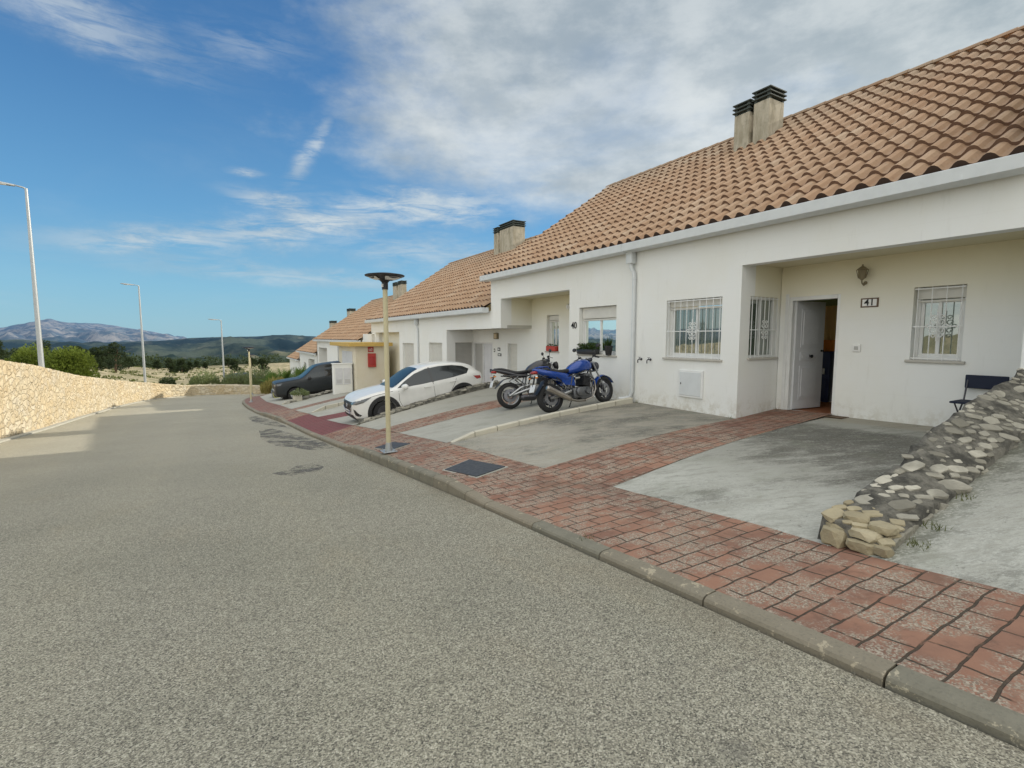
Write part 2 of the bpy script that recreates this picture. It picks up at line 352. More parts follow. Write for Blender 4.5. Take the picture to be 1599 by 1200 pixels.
def f_glass(tint, body):
    def f(t, b):
        t.put(B(b, 'Base Color'), t.mix(t.noise(t.coord(), 1.4, 2), body, tuple(v*1.6 for v in body)))
        b.inputs['Roughness'].default_value = .25
        g = t.n.new('ShaderNodeBsdfGlossy'); g.inputs[0].default_value = (*tint, 1); g.inputs['Roughness'].default_value = .015
        t.put(g.inputs['Normal'], t.bump(t.noise(t.pos(), 2.5, 2), .05, .02))
        fr = t.n.new('ShaderNodeFresnel'); fr.inputs[0].default_value = 1.9
        ms = t.n.new('ShaderNodeMixShader'); t.put(ms.inputs[0], t.m('ADD', t.m('MULTIPLY', fr.outputs[0], .8), .14, clamp=True))
        t.l.new(b.outputs[0], ms.inputs[1]); t.l.new(g.outputs[0], ms.inputs[2])
        out = [n for n in t.n if n.type == 'OUTPUT_MATERIAL'][0]; t.l.new(ms.outputs[0], out.inputs[0])
    return f
mat('window_glass', fn=f_glass((.95, 1, .95), (.055, .075, .06)))
mat('car_glass', fn=f_glass((.15, .17, .18), (.008, .010, .012)))
mat('windscreen_glass', fn=f_glass((.26, .31, .30), (.02, .032, .035)))

# ------------------------------------------------------------------ object helpers
WM = {}
def tag(o, label=None, cat=None, group=None, kind=None):
    if label: o['label'] = label
    if cat: o['category'] = cat
    if group: o['group'] = group
    if kind: o['kind'] = kind
    return o
def thing(name, label, cat, loc=(0, 0, 0), rot=(0, 0, 0), group=None):
    o = bpy.data.objects.new(name, None); COL.objects.link(o)
    o.location = loc; o.rotation_euler = rot; o.empty_display_size = .1
    o['WID'] = len(WM); WM[len(WM)] = Matrix.LocRotScale(Vector(loc), o.rotation_euler.copy(), None)
    return tag(o, label, cat, group)
def kids(o): return [c for c in bpy.data.objects if c.parent == o]
def copy_tree(o, parent=None, loc=None, rot=None):
    c = o.copy(); COL.objects.link(c)
    if parent: c.parent = parent
    if loc: c.location = loc
    if rot: c.rotation_euler = rot
    for k in kids(o): copy_tree(k, c)
    return c

class MB:
    def __init__(s): s.v = []; s.f = []; s.mi = []; s.r = []; s.e = []; s.M = None
    def V(s, p):
        p = Vector(p)
        if s.M is not None: p = s.M @ p
        s.v.append(p); return len(s.v)-1
    def F(s, ids, mi=0, r=0., e=0.): s.f.append(tuple(ids)); s.mi.append(mi); s.r.append(r); s.e.append(e)
    def quad(s, a, b, c, d, mi=0, r=0.): s.F([s.V(a), s.V(b), s.V(c), s.V(d)], mi, r)
    def box(s, x0, x1, y0, y1, z0, z1, mi=0, r=0.):
        i = [s.V(p) for p in ((x0, y0, z0), (x1, y0, z0), (x1, y1, z0), (x0, y1, z0), (x0, y0, z1), (x1, y0, z1), (x1, y1, z1), (x0, y1, z1))]
        for q in ((0, 3, 2, 1), (4, 5, 6, 7), (0, 1, 5, 4), (1, 2, 6, 5), (2, 3, 7, 6), (3, 0, 4, 7)): s.F([i[k] for k in q], mi, r)
        return s
    def bbox(s, x0, x1, y0, y1, z0, z1, bev=.01, mi=0, r=0.):
        # bevelled box
        bm = bmesh.new(); bmesh.ops.create_cube(bm, size=1)
        for v in bm.verts: v.co = Vector(((x0+x1)/2+v.co.x*(x1-x0), (y0+y1)/2+v.co.y*(y1-y0), (z0+z1)/2+v.co.z*(z1-z0)))
        bev = min(bev, .45*min(x1-x0, y1-y0, z1-z0))
        bmesh.ops.bevel(bm, geom=bm.edges[:], offset=bev, segments=2, affect='EDGES', profile=.5)
        s.addbm(bm, mi, r); return s
    def addbm(s, bm, mi=0, r=0., M=None):
        bm.verts.ensure_lookup_table(); bm.verts.index_update()
        ids = [s.V(M @ v.co if M else v.co) for v in bm.verts]
        for f in bm.faces: s.F([ids[v.index] for v in f.verts], mi, r)
        bm.free()
    def tube(s, pts, r, n=8, mi=0, cap=True, rr=0.):
        pts = [Vector(p) for p in pts]; rs = r if isinstance(r, (list, tuple)) else [r]*len(pts)
        rings = []; up = None
        for i, p in enumerate(pts):
            d = (pts[min(i+1, len(pts)-1)]-pts[max(i-1, 0)]).normalized()
            if up is None: up = Vector((0, 0, 1)) if abs(d.z) < .9 else Vector((1, 0, 0))
            a = d.cross(up)
            if a.length < 1e-4: a = d.cross(Vector((0, 1, 0)))
            a.normalize(); c = a.cross(d).normalized(); up = c
            rings.append([s.V(p+(a*math.cos(2*math.pi*k/n)+c*math.sin(2*math.pi*k/n))*rs[i]) for k in range(n)])
        for A, Bq in zip(rings, rings[1:]):
            for k in range(n): s.F([A[k], A[(k+1) % n], Bq[(k+1) % n], Bq[k]], mi, rr)
        if cap: s.F(rings[0][::-1], mi, rr); s.F(rings[-1], mi, rr)
        return s
    def lathe(s, prof, axis='z', c=(0, 0, 0), n=24, mi=0, closed=False):
        # prof: list of (radius, height along axis)
        rings = []
        for r, h in prof:
            ring = []
            for k in range(n):
                a = 2*math.pi*k/n; u, w = r*math.cos(a), r*math.sin(a)
                p = {'z': (u, w, h), 'y': (u, h, w), 'x': (h, u, w)}[axis]
                ring.append(s.V(Vector(c)+Vector(p)))
            rings.append(ring)
        if closed: rings.append(rings[0])
        for A, Bq in zip(rings, rings[1:]):
            for k in range(n): s.F([A[k], A[(k+1) % n], Bq[(k+1) % n], Bq[k]], mi)
        if not closed:
            if prof[0][0] > 1e-4: s.F(rings[0][::-1], mi)
            if prof[-1][0] > 1e-4: s.F(rings[-1], mi)
        return s
    def grid(s, nu, nv, fn, mi=0, rf=None):
        ids = [[s.V(fn(i/nu, j/nv)) for j in range(nv+1)] for i in range(nu+1)]
        for i in range(nu):
            for j in range(nv): s.F([ids[i][j], ids[i+1][j], ids[i+1][j+1], ids[i][j+1]], mi, rf(i, j) if rf else 0.)
        return ids
    def loft(s, st, n=16, mi=0, p=2.):
        # st: (x,y,z,ry,rz) sections along x; superellipse exponent p
        rings = []
        for (x, y, z, ry, rz) in st:
            ring = []
            for k in range(n):
                a = 2*math.pi*k/n; ca, sa = math.cos(a), math.sin(a)
                ring.append(s.V((x, y+ry*math.copysign(abs(ca)**(2/p), ca), z+rz*math.copysign(abs(sa)**(2/p), sa))))
            rings.append(ring)
        for A, Bq in zip(rings, rings[1:]):
            for k in range(n): s.F([A[k], A[(k+1) % n], Bq[(k+1) % n], Bq[k]], mi)
        s.F(rings[0][::-1], mi); s.F(rings[-1], mi); return s
    def leaf(s, c, d, w, l, mi=0, r=0.):
        d = d.normalized(); a = d.cross(Vector((R1.uniform(-1, 1), R1.uniform(-1, 1), R1.uniform(-1, 1))))
        if a.length < 1e-3: return
        a.normalize()
        s.F([s.V(c-a*w), s.V(c+a*w), s.V(c+d*l)], mi, r)
    def build(s, name, mats, parent=None, smooth=False, world=True, sub=0, bevel=0, auto=False):
        me = bpy.data.meshes.new(name)
        vs = s.v
        if parent is not None and world:
            q = parent
            while q.parent: q = q.parent
            inv = WM[q['WID']].inverted(); vs = [inv @ v for v in vs]
        me.from_pydata([tuple(v) for v in vs], [], s.f)
        if isinstance(mats, str): mats = [mats]
        for k in mats: me.materials.append(MATS[k])
        me.polygons.foreach_set('material_index', s.mi)
        if any(s.r):
            a = me.attributes.new('rnd', 'FLOAT', 'FACE'); a.data.foreach_set('value', s.r)
        if any(s.e):
            a = me.attributes.new('edge', 'FLOAT', 'FACE'); a.data.foreach_set('value', s.e)
        me.update()
        bm = bmesh.new(); bm.from_mesh(me); bmesh.ops.recalc_face_normals(bm, faces=bm.faces[:]) if not getattr(s, 'keepn', False) else None
        bm.to_mesh(me); bm.free()
        if smooth: me.polygons.foreach_set('use_smooth', [True]*len(me.polygons))
        o = bpy.data.objects.new(name, me); COL.objects.link(o)
        if parent is not None: o.parent = parent
        if sub:
            md = o.modifiers.new('s', 'SUBSURF'); md.levels = sub; md.render_levels = sub
        if bevel:
            md = o.modifiers.new('b', 'BEVEL'); md.width = bevel; md.segments = 2; md.limit_method = 'ANGLE'
        if auto:
            try: me.set_sharp_from_angle(angle=R(35))
            except Exception: pass
        return o
def structure(name, mb, mats, **k):
    return tag(mb.build(name, mats, **k), kind='structure')

# ------------------------------------------------------------------ street geometry
def lerp_tab(tab, y):
    if y <= tab[0][0]: return tab[0][1:]
    for a, b in zip(tab, tab[1:]):
        if y <= b[0]:
            t = (y-a[0])/(b[0]-a[0]); return tuple(u+(w-u)*t for u, w in zip(a[1:], b[1:]))
    return tab[-1][1:]
ZT = [(-30, 2.6), (0, 0.), (15.8, -1.38), (23.7, -1.93), (35.5, -2.68), (49, -3.47), (59, -4.03), (80, -4.9)]
def zr(y): return lerp_tab(ZT, y)[0]
KT = [(-12, 2.6), (5, 2.6), (8.6, 2.52), (13.3, 2.37), (19.6, 2.19), (23.7, 1.9), (27, 1.61), (31, 1.45), (35, 1.41), (38, 1.5)]
def kx(y): return lerp_tab(KT, y)[0]
# kerb continues and bends right at the bottom of the street
KEND = [(1.5, 38), (1.75, 40.3), (2.2, 42.4), (3.2, 44.6), (5.2, 47.2), (8.5, 49.5)]
ET = [(-12, 4.05, .07), (2, 4.05, .07), (4.5, 4.12, .08), (8.6, 3.75, .27), (11.2, 3.64, .27), (12.4, 3.52, .27), (14.2, 3.33, .28), (17.9, 3.26, .20), (20.4, 3.05, .28), (22.5, 2.87, .3), (27, 2.72, .3), (31, 2.45, .3), (38, 2.6, .3)]
def ex(y): return lerp_tab(ET, y)[0]
def ez(y): return zr(y)+lerp_tab(ET, y)[1]
def kh(y):
    # kerb height above the road: dropped at driveways
    tab = [(-12, .035), (5.05, .035), (6.1, .13), (10.8, .13), (11.6, .06), (20.2, .06), (21.2, .13), (25, .13), (26, .07), (40, .1)]
    return lerp_tab(tab, y)[0]

# road sheet
mb = MB()
WP = [(-6.5, -12), (-6.5, 10), (-6.15, 18), (-6.11, 22.3), (-5.95, 26), (-5.95, 33), (-5.75, 39.7), (-5.2, 45), (-4.3, 49.3), (-3.2, 51), (-1.83, 51.7), (.59, 50.6), (2.91, 47.9), (4.3, 46.9)]
def rowx(y):
    l = -7.2; r = kx(y)-.02 if y < 38 else 14
    return l, r
ys = [-12+i*.5 for i in range(int((60+12)/.5)+1)]
rows = []
for y in ys:
    l, r = rowx(y)
    rows.append([mb.V((l+(r-l)*i/8, y, zr(y)-.02*abs((l+(r-l)*i/8)+1.8)/4)) for i in range(9)])
for A, Bq in zip(rows, rows[1:]):
    for i in range(8): mb.F([A[i], A[i+1], Bq[i+1], Bq[i]])
structure('road', mb, 'road_aggregate')
def zroad(x, y):
    return zr(y)-.02*abs(x+1.8)/4
# worn coarse patches and the gutter of silt by the kerb
def patch(pts, name='road_patch'):
    mb = MB(); cx = sum(p[0] for p in pts)/len(pts); cy = sum(p[1] for p in pts)/len(pts)
    n = 48; ring = []
    for k in range(n):
        f = k/n*len(pts); i = int(f); t = f-i; a = pts[i]; b = pts[(i+1) % len(pts)]
        x = a[0]+(b[0]-a[0])*t; y = a[1]+(b[1]-a[1])*t
        j = 1+.12*MN.noise(Vector((x*3, y*3, 5)))
        x = cx+(x-cx)*j; y = cy+(y-cy)*j
        ring.append(mb.V((x, y, zroad(x, y)+.004)))
    c = mb.V((cx, cy, zroad(cx, cy)+.005))
    for k in range(n): mb.F([c, ring[k], ring[(k+1) % n]])
    structure(name, mb, 'coarse_patch')
patch([(.75, 9.35), (1.0, 8.85), (1.4, 8.95), (1.62, 9.4), (1.5, 9.95), (1.2, 9.85), (1.05, 9.5)])
patch([(1.05, 15.2), (1.25, 13.6), (1.8, 12.1), (2.3, 11.9), (2.32, 13.4), (2.1, 15.5), (1.6, 18.5), (1.15, 18.3)])
patch([(1.2, 22.2), (1.5, 20.4), (2.1, 18.2), (1.95, 21.5), (1.5, 25.0), (1.15, 25)])

# kerb stones
mb = MB()
def kpath():
    pts = [(kx(y), y) for y in [-12+.2*i for i in range(int(50/.2)+1)]]
    pts = [p for p in pts if p[1] < 37.9]+KEND
    return pts
KP = kpath()
cum = [0]
for a, b in zip(KP, KP[1:]): cum.append(cum[-1]+math.hypot(b[0]-a[0], b[1]-a[1]))
def kat(s):
    for i in range(len(cum)-1):
        if s <= cum[i+1] or i == len(cum)-2:
            t = (s-cum[i])/(cum[i+1]-cum[i]); a, b = KP[i], KP[i+1]
            d = Vector((b[0]-a[0], b[1]-a[1])).normalized()
            return Vector((a[0]+(b[0]-a[0])*t, a[1]+(b[1]-a[1])*t)), d
s_ = 0
while s_ < cum[-1]:
    p0, _ = kat(s_); L = 1.0 if p0.y < 5 else .5
    e_ = min(s_+L, cum[-1]); rv = R1.random(); ns = 5
    secs = []
    for i in range(ns+1):
        p, d = kat(s_+.006+(e_-s_-.012)*i/ns); nrm = Vector((d.y, -d.x))
        h = kh(p.y); zz = zr(p.y); w = .13; j = .004*MN.noise(Vector((p.y*5, 1, 2)))
        prof = [(0, -.1), (0, h-.03), (.012, h-.012), (.035, h+j), (w, h+.004), (w, -.1)]
        secs.append([mb.V((p.x+nrm.x*a, p.y+nrm.y*a, zz+b)) for a, b in prof])
    for A, Bq in zip(secs, secs[1:]):
        for k in range(len(A)-1): mb.F([A[k], A[k+1], Bq[k+1], Bq[k]], 0, rv)
    mb.F(secs[0], 0, rv); mb.F(secs[-1][::-1], 0, rv)
    s_ = e_
structure('kerb', mb, 'kerb_concrete')

# pavement sheet
mb = MB()
rows = []
for y in [-12+.25*i for i in range(200)]:
    if y > 38: break
    a = kx(y)+.125; b = ex(y)+.02
    jag = .05*MN.noise(Vector((y*1.7, 3, 1)))+.03*MN.noise(Vector((y*6, 8, 1)))
    if 1.15 < y < 2.3: jag += .12*math.sin((y-1.15)/1.15*math.pi)
    b += jag if y < 9 else 0
    z0 = zr(y)+kh(y)+.002; z1 = ez(y)+.004
    rows.append([mb.V((a+(b-a)*i/4, y, z0+(z1-z0)*i/4)) for i in range(5)])
for A, Bq in zip(rows, rows[1:]):
    for i in range(4): mb.F([A[i], A[i+1], Bq[i+1], Bq[i]])
# bottom corner
last = [mb.v[i] for i in rows[-1]]
fan = [mb.V((x+.12, y-.05, zr(y)+.1)) for x, y in KEND]
c0 = mb.V((last[-1].x, last[-1].y, last[-1].z))
for A, Bq in zip([rows[-1][0]]+fan, fan): mb.F([c0, A, Bq])
for i in range(4): mb.F([c0, rows[-1][i], rows[-1][i+1]])
c1 = mb.V((8.6, 38, zr(44)+.2)); mb.F([c0, fan[-1], c1])
structure('pavement', mb, 'stamped_brick')

# ------------------------------------------------------------------ yards (driveways)
XF, XR = 8.1, 9.29
def yard(name, E, Fy, mats, xend=XF, off=0., fz=None, nu=10, nv=10):
    """E=(y0,y1) at the pavement edge, Fy=(y0,y1,z0,z1) at the facade"""
    mb = MB()
    def fn(u, v):
        ye = E[0]+(E[1]-E[0])*u; yf = Fy[0]+(Fy[1]-Fy[0])*u; zf = Fy[2]+(Fy[3]-Fy[2])*u
        A = Vector((ex(ye), ye, ez(ye)-.03)); Bp = Vector((XF, yf, zf))
        if v == 0: A.x -= .04
        p = A.lerp(Bp, v); p.z += .03*min(1, v*12)*0
        # gentle convex profile
        p.z += .06*math.sin(math.pi*v)
        p.z += .03*(1-v)
        return p+Vector((0, 0, off))
    ids = mb.grid(nu, nv, fn)
    if xend > XF:
        for i in range(nu):
            u0, u1 = i/nu, (i+1)/nu
            y0 = Fy[0]+(Fy[1]-Fy[0])*u0; y1 = Fy[0]+(Fy[1]-Fy[0])*u1
            z0 = Fy[2]+(Fy[3]-Fy[2])*u0; z1 = Fy[2]+(Fy[3]-Fy[2])*u1
            e = fz or 0
            mb.F([mb.V((XF, y0, z0+off)), mb.V((xend, y0, z0+e+off)), mb.V((xend, y1, z1+e+off)), mb.V((XF, y1, z1+off))])
    structure(name, mb, mats)
def yz(E, Fy, u, v):
    ye = E[0]+(E[1]-E[0])*u; yf = Fy[0]+(Fy[1]-Fy[0])*u; zf = Fy[2]+(Fy[3]-Fy[2])*u
    A = Vector((ex(ye), ye, ez(ye)-.03)); p = A.lerp(Vector((XF, yf, zf)), v); p.z += .06*math.sin(math.pi*v)+.03*(1-v); return p
# house 42 (right of the stone divider)
yard('driveway', (-8, 1.75), (-8, 1.75, .75, .71), 'stained_concrete')
# house 41
yard('driveway', (1.95, 4.5), (2.0, 4.62, .12, .07), 'stained_concrete', 9.3, fz=.06)
yard('brick_path', (4.5, 5.8), (4.62, 5.66, .07, .03), 'stamped_brick', 9.3, fz=.09, off=.004)
yard('driveway', (5.8, 8.55), (5.66, 8.2, .03, .05), 'brown_stained_concrete')
# house 40
yard('driveway', (8.66, 11.2), (8.3, 10.7, .05, .0), 'plain_concrete', 9.3)
yard('brick_path', (11.2, 12.4), (10.7, 11.9, .0, -.03), 'stamped_brick', 9.3, off=.004)
yard('driveway', (12.4, 14.1), (11.9, 14.3, -.03, -.06), 'plain_concrete', 9.3)
# house 39 and 38, 37 ...
yard('driveway', (14.35, 17.9), (14.6, 17.2, -.78, -.78), 'plain_concrete', 9.3)
yard('brick_path', (17.9, 19.0), (17.2, 18.3, -.78, -.78), 'stamped_brick', 9.3)
yard('driveway', (19.0, 20.4), (18.3, 22.1, -.78, -.9), 'plain_concrete', 9.3)
yard('driveway', (20.5, 22.6), (22.2, 25.6, -1.05, -1.15), 'plain_concrete', 9.3)
yard('brick_path', (22.6, 23.6), (25.6, 26.6, -1.15, -1.18), 'stamped_brick', 9.3)
yard('driveway', (23.6, 27), (26.6, 29.9, -1.18, -1.3), 'plain_concrete', 9.3)
yard('driveway', (27.1, 32), (30.0, 36, -1.65, -1.9), 'plain_concrete', 9.3)
yard('driveway', (32.1, 38), (36.1, 48, -2.2, -2.6), 'plain_concrete', 9.3)
Y40 = ((8.66, 14.1), (8.3, 14.3, .05, -.06))
def ground40(x, y):
    best = None
    for i in range(41):
        for j in range(41):
            p = yz(Y40[0], Y40[1], i/40, j/40); d = (p.x-x)**2+(p.y-y)**2
            if best is None or d < best[0]: best = (d, p.z)
    return best[1]

# block kerb between 41 and 40
t = thing('block_kerb', 'low row of pale concrete kerb blocks beside the blue motorcycle', 'kerb row', (3.75, 8.6, ez(8.6)))
a = Vector((3.78, 8.62, ez(8.6)-.02)); b = Vector((8.0, 8.22, .04)); n = 9
mbk = []
for i in range(n):
    p0 = a.lerp(b, i/n); p1 = a.lerp(b, (i+1)/n-.004); mb = MB()
    p0.z += .05*math.sin(math.pi*i/n)*.8; p1.z += .05*math.sin(math.pi*(i+1)/n)*.8
    d = (p1-p0).normalized(); s = Vector((-d.y, d.x, 0)).normalized()*.06
    h0, h1 = (.03, .12) if i == 0 else (.12, .12)
    ids = []
    for p, h in ((p0, h0), (p1, h1)):
        ids.append([mb.V(p-s+Vector((0, 0, -.1))), mb.V(p+s+Vector((0, 0, -.1))), mb.V(p+s+Vector((0, 0, h-.012))), mb.V(p+s*.8+Vector((0, 0, h))), mb.V(p-s*.8+Vector((0, 0, h))), mb.V(p-s+Vector((0, 0, h-.012)))])
    for k in range(6): mb.F([ids[0][k], ids[0][(k+1) % 6], ids[1][(k+1) % 6], ids[1][k]], 0, .3+.5*R1.random())
    mb.F(ids[0][::-1], 0, .5); mb.F(ids[1], 0, .5)
    mb.build('kerb_block', 'planter_stone', t)

# ------------------------------------------------------------------ stones
def stone_into(mb, c, sx, sy, sz, rot, tilt=None, mi=0, rnd=None):
    bm = bmesh.new(); bmesh.ops.create_icosphere(bm, subdivisions=2, radius=1)
    sd = R1.uniform(0, 99)
    M = Matrix.LocRotScale(Vector(c), tilt if tilt else Matrix.Rotation(rot, 3, 'Z').to_quaternion(), None)
    for v in bm.verts:
        q = v.co.copy(); k = 1+.38*MN.noise(q*1.2+Vector((sd, 0, 0)))
        q = Vector((max(-.78, min(.78, q.x*k)), max(-.78, min(.78, q.y*k)), max(-.6, min(.55, q.z*k))))
        v.co = Vector((q.x*sx*1.2, q.y*sy*1.2, q.z*sz*1.6))
    mb.addbm(bm, mi, R1.random() if rnd is None else rnd, M)

def divider(name, label, P, w, front_yellow=False, n=150, sizes=(.05, .12), seed=1, group=None, h_in=.05):
    """sloping rubble edge: P = list of (x, yl, yr, z_top_l, z_top_r, z_base)"""
    rr = random.Random(seed)
    t = thing(name, label, 'stone wall', (P[0][0], (P[0][1]+P[0][2])/2, P[0][5]), group=group)
    mb = MB()
    def at(u):
        f = u*(len(P)-1); i = min(int(f), len(P)-2); k = f-i
        return [a+(b-a)*k for a, b in zip(P[i], P[i+1])]
    def surf(u, v):
        x, yl, yr, zl, zr_, zb = at(u); y = yl+(yr-yl)*v; z = zl+(zr_-zl)*v
        return Vector((x, y, z+.02*math.sin(math.pi*v)))
    nu, nv = 60, 8
    def fn(i, j):
        u = i
        x, yl, yr, zl, zr_, zb = at(u)
        if j == 0: return Vector((x, yl+.03, zb))
        if j == 1: return Vector((x, yr-.03, zb))
        p = surf(u, (j-.1)/.8 if True else j); v = min(1, max(0, (j-.1)/.8)); p = surf(u, v)
        n_ = MN.noise(p*5)*.035+MN.noise(p*17)*.022
        return p+Vector((0, n_*.6, n_))
    ids = mb.grid(nu, 10, fn)
    mb.F([ids[0][k] for k in range(11)]); mb.F([ids[nu][k] for k in range(11)][::-1])
    mb.build('mortar_bed', 'lichen_mortar', t, smooth=True)
    ms = MB(); placed = []
    tries = 0
    while len(placed) < n and tries < n*40:
        tries += 1; u = rr.random(); v = rr.uniform(.06, .96); p = surf(u, min(1, max(0, v)))
        s = rr.uniform(*sizes)*(1.25 if u < .35 else 1)
        if any((p-q).length < (s+r_)*.95 for q, r_ in placed): continue
        placed.append((p, s))
        dn = (surf(min(1, u+.02), .5)-surf(max(0, u-.02), .5)).normalized(); side = (surf(u, 1)-surf(u, 0)).normalized()
        nrm = side.cross(dn); nrm = nrm if nrm.z > 0 else -nrm
        q = Vector((0, 0, 1)).rotation_difference(nrm)
        q = q @ Matrix.Rotation(-.54+rr.uniform(-.45, .45), 3, 'Z').to_quaternion()
        if v < 0 or v > 1.0: p = p-Vector((0, 0, rr.uniform(.02, .1)))
        yel = front_yellow and p.x < P[0][0]+.42
        stone_into(ms, p-nrm*s*rr.uniform(-.02, .22), s*rr.uniform(.95, 1.45), s*rr.uniform(.5, .85), s*rr.uniform(.24, .32), 0, q, 1 if yel else 0)
    # side stones
    for k in range(int(n*.35)):
        u = rr.random(); x, yl, yr, zl, zr_, zb = at(u); s = rr.uniform(*sizes)*.95
        y = yr-.0 if rr.random() < .7 else yl; zt = zr_ if y == yr else zl
        if zt-zb < .04: continue
        stone_into(ms, (x, y, zb+(zt-zb)*rr.uniform(.15, .8)), s*1.1, s*.4, s*.6, 0, Matrix.Rotation(rr.uniform(-.3, .3), 3, 'Y').to_quaternion(), 0)
    if front_yellow:
        x, yl, yr, zl, zr_, zb = P[0]
        for (dx, dy, dz, a, b_, c) in [(-.01, .33, -.03, .07, .09, .07), (-.02, .14, -.04, .06, .10, .042), (.07, .34, .035, .09, .09, .032), (.06, .15, .035, .09, .10, .032), (.0, .02, -.03, .06, .07, .035), (.17, .27, .10, .10, .09, .035), (.16, .08, .08, .09, .09, .035)]:
            stone_into(ms, (x+dx, yr+dy, zl-.04+dz-.06), a, b_, c, 0, Matrix.Rotation(rr.uniform(-.4, .4), 3, 'Z').to_quaternion(), 1)
    ms.build('stones', ['pale_flagstone', 'yellow_flagstone'], t)
    return t
divider('stone_divider', 'wide sloping edge of flat pale stones set in grey mortar beside the black folding chair', [
    (4.08, 2.06, 1.62, .10, .0, -.12), (4.5, 2.06, 1.62, .17, .1, -.1), (5.0, 2.05, 1.6, .29, .20, -.05), (5.5, 2.04, 1.6, .46, .3, -.02), (6.0, 2.03, 1.6, .64, .43, .02), (6.9, 2.0, 1.6, .88, .62, .05), (7.7, 1.97, 1.6, 1.05, .80, .1), (8.6, 1.97, 1.6, 1.22, 1.0, .1), (9.2, 1.97, 1.6, 1.33, 1.1, .1)], .4, True, n=430, sizes=(.03, .085), seed=3)
def zedge(y, dz=0): return ez(y)+dz
divider('stone_divider', 'low rubble stone edge running up beside the white car', [
    (3.45, 14.40, 14.12, zedge(14.2, .04), zedge(14.2, .02), zedge(14.2, -.2)), (4.6, 14.44, 14.16, -.60, -.62, -1.1), (5.8, 14.46, 14.2, -.33, -.34, -.9), (7.0, 14.5, 14.26, -.07, -.08, -.8), (8.02, 14.56, 14.3, .06, .04, -.8)], .25, n=120, sizes=(.045, .09), seed=5)
divider('stone_divider', 'far low stone edge beside the dark pickup and planter', [
    (2.95, 27.2, 26.85, zedge(27, .1), zedge(27, .08), zedge(27, -.2)), (5.2, 28.4, 28.1, -1.4, -1.42, -2.2), (8.0, 30.2, 29.9, -1.1, -1.12, -2.0)], .3, n=60, sizes=(.09, .15), seed=8)
t = thing('block_kerb', 'far row of pale kerb blocks up the slope beyond the white car', 'kerb row', (3.1, 20.45, ez(20.4)))
a = Vector((3.15, 20.45, ez(20.4)+.02)); b = Vector((8.0, 22.1, -.9))
for i in range(9):
    p0 = a.lerp(b, i/9); p1 = a.lerp(b, (i+1)/9-.004); mb = MB(); h = .02 if i == 0 else .16
    mb.F([mb.V(p0+Vector((0, -.06, 0))), mb.V(p1+Vector((0, -.06, 0))), mb.V(p1+Vector((0, -.06, .16))), mb.V(p0+Vector((0, -.06, h)))])
    mb.F([mb.V(p0+Vector((0, -.06, h))), mb.V(p1+Vector((0, -.06, .16))), mb.V(p1+Vector((0, .06, .16))), mb.V(p0+Vector((0, .06, h)))])
    mb.F([mb.V(p0+Vector((0, .06, 0))), mb.V(p1+Vector((0, .06, 0))), mb.V(p1+Vector((0, .06, .16))), mb.V(p0+Vector((0, .06, h)))])
    mb.F([mb.V(p0+Vector((0, -.06, 0))), mb.V(p0+Vector((0, .06, 0))), mb.V(p0+Vector((0, .06, h))), mb.V(p0+Vector((0, -.06, h)))])
    mb.build('kerb_block', 'planter_stone', t)

# ------------------------------------------------------------------ retaining wall on the left
WTOP = [(-12, 3.6), (10, 1.75), (18, 1.15), (22.3, .82), (26, .44), (28, .17), (33, -.42), (39.7, -1.1), (45, -1.7), (49.3, -2.15), (51, -2.5), (51.7, -2.72)]
def warc():
    c = [0]
    for a, b in zip(WP, WP[1:]): c.append(c[-1]+math.hypot(b[0]-a[0], b[1]-a[1]))
    return c
WC = warc()
wtopS = []
for (x, y), s in zip(WP, WC):
    if s <= WC[10]: wtopS.append((s, lerp_tab(WTOP, y)[0]))
    else: wtopS.append((s, -2.70))
def wat(s):
    for i in range(len(WC)-1):
        if s <= WC[i+1] or i == len(WC)-2:
            t = (s-WC[i])/(WC[i+1]-WC[i]); a, b = WP[i], WP[i+1]
            return Vector((a[0]+(b[0]-a[0])*t, a[1]+(b[1]-a[1])*t, 0)), Vector((b[0]-a[0], b[1]-a[1], 0)).normalized()
S0 = 24; ws = MB(); NS = 700; NV = 26
def wall_fn(i, j):
    s = S0+(WC[-1]-S0)*i; p, d = wat(s); nrm = Vector((d.y, -d.x, 0))
    zt = lerp_tab(wtopS, s)[0]; zb = zr(p.y)-.1
    if j > .88:
        k = (j-.88)/.12; q = p-nrm*(k*1.1); z = zt+.02*math.sin(k*3.1)
        n_ = .035*MN.noise(Vector((s*2.2, k*3, 4)))
        return Vector((q.x, q.y, z+n_))
    k = j/.88; z = zb+(zt-zb)*k
    w = Vector((s*2.6, z*3.2, 0)); w += Vector((MN.noise(w*.8), MN.noise(w*.8+Vector((9, 9, 9))), 0))*.5
    ds, ps = MN.voronoi(w); e = ds[1]-ds[0]
    h = .035*MN.noise(w*1.1)+.03*MN.noise(w*2.7)+.012*MN.noise(w*6)
    q = p+nrm*(h-.05*k); return Vector((q.x, q.y, z))
ids = [[ws.V(wall_fn(i/NS, j/NV)) for j in range(NV+1)] for i in range(NS+1)]
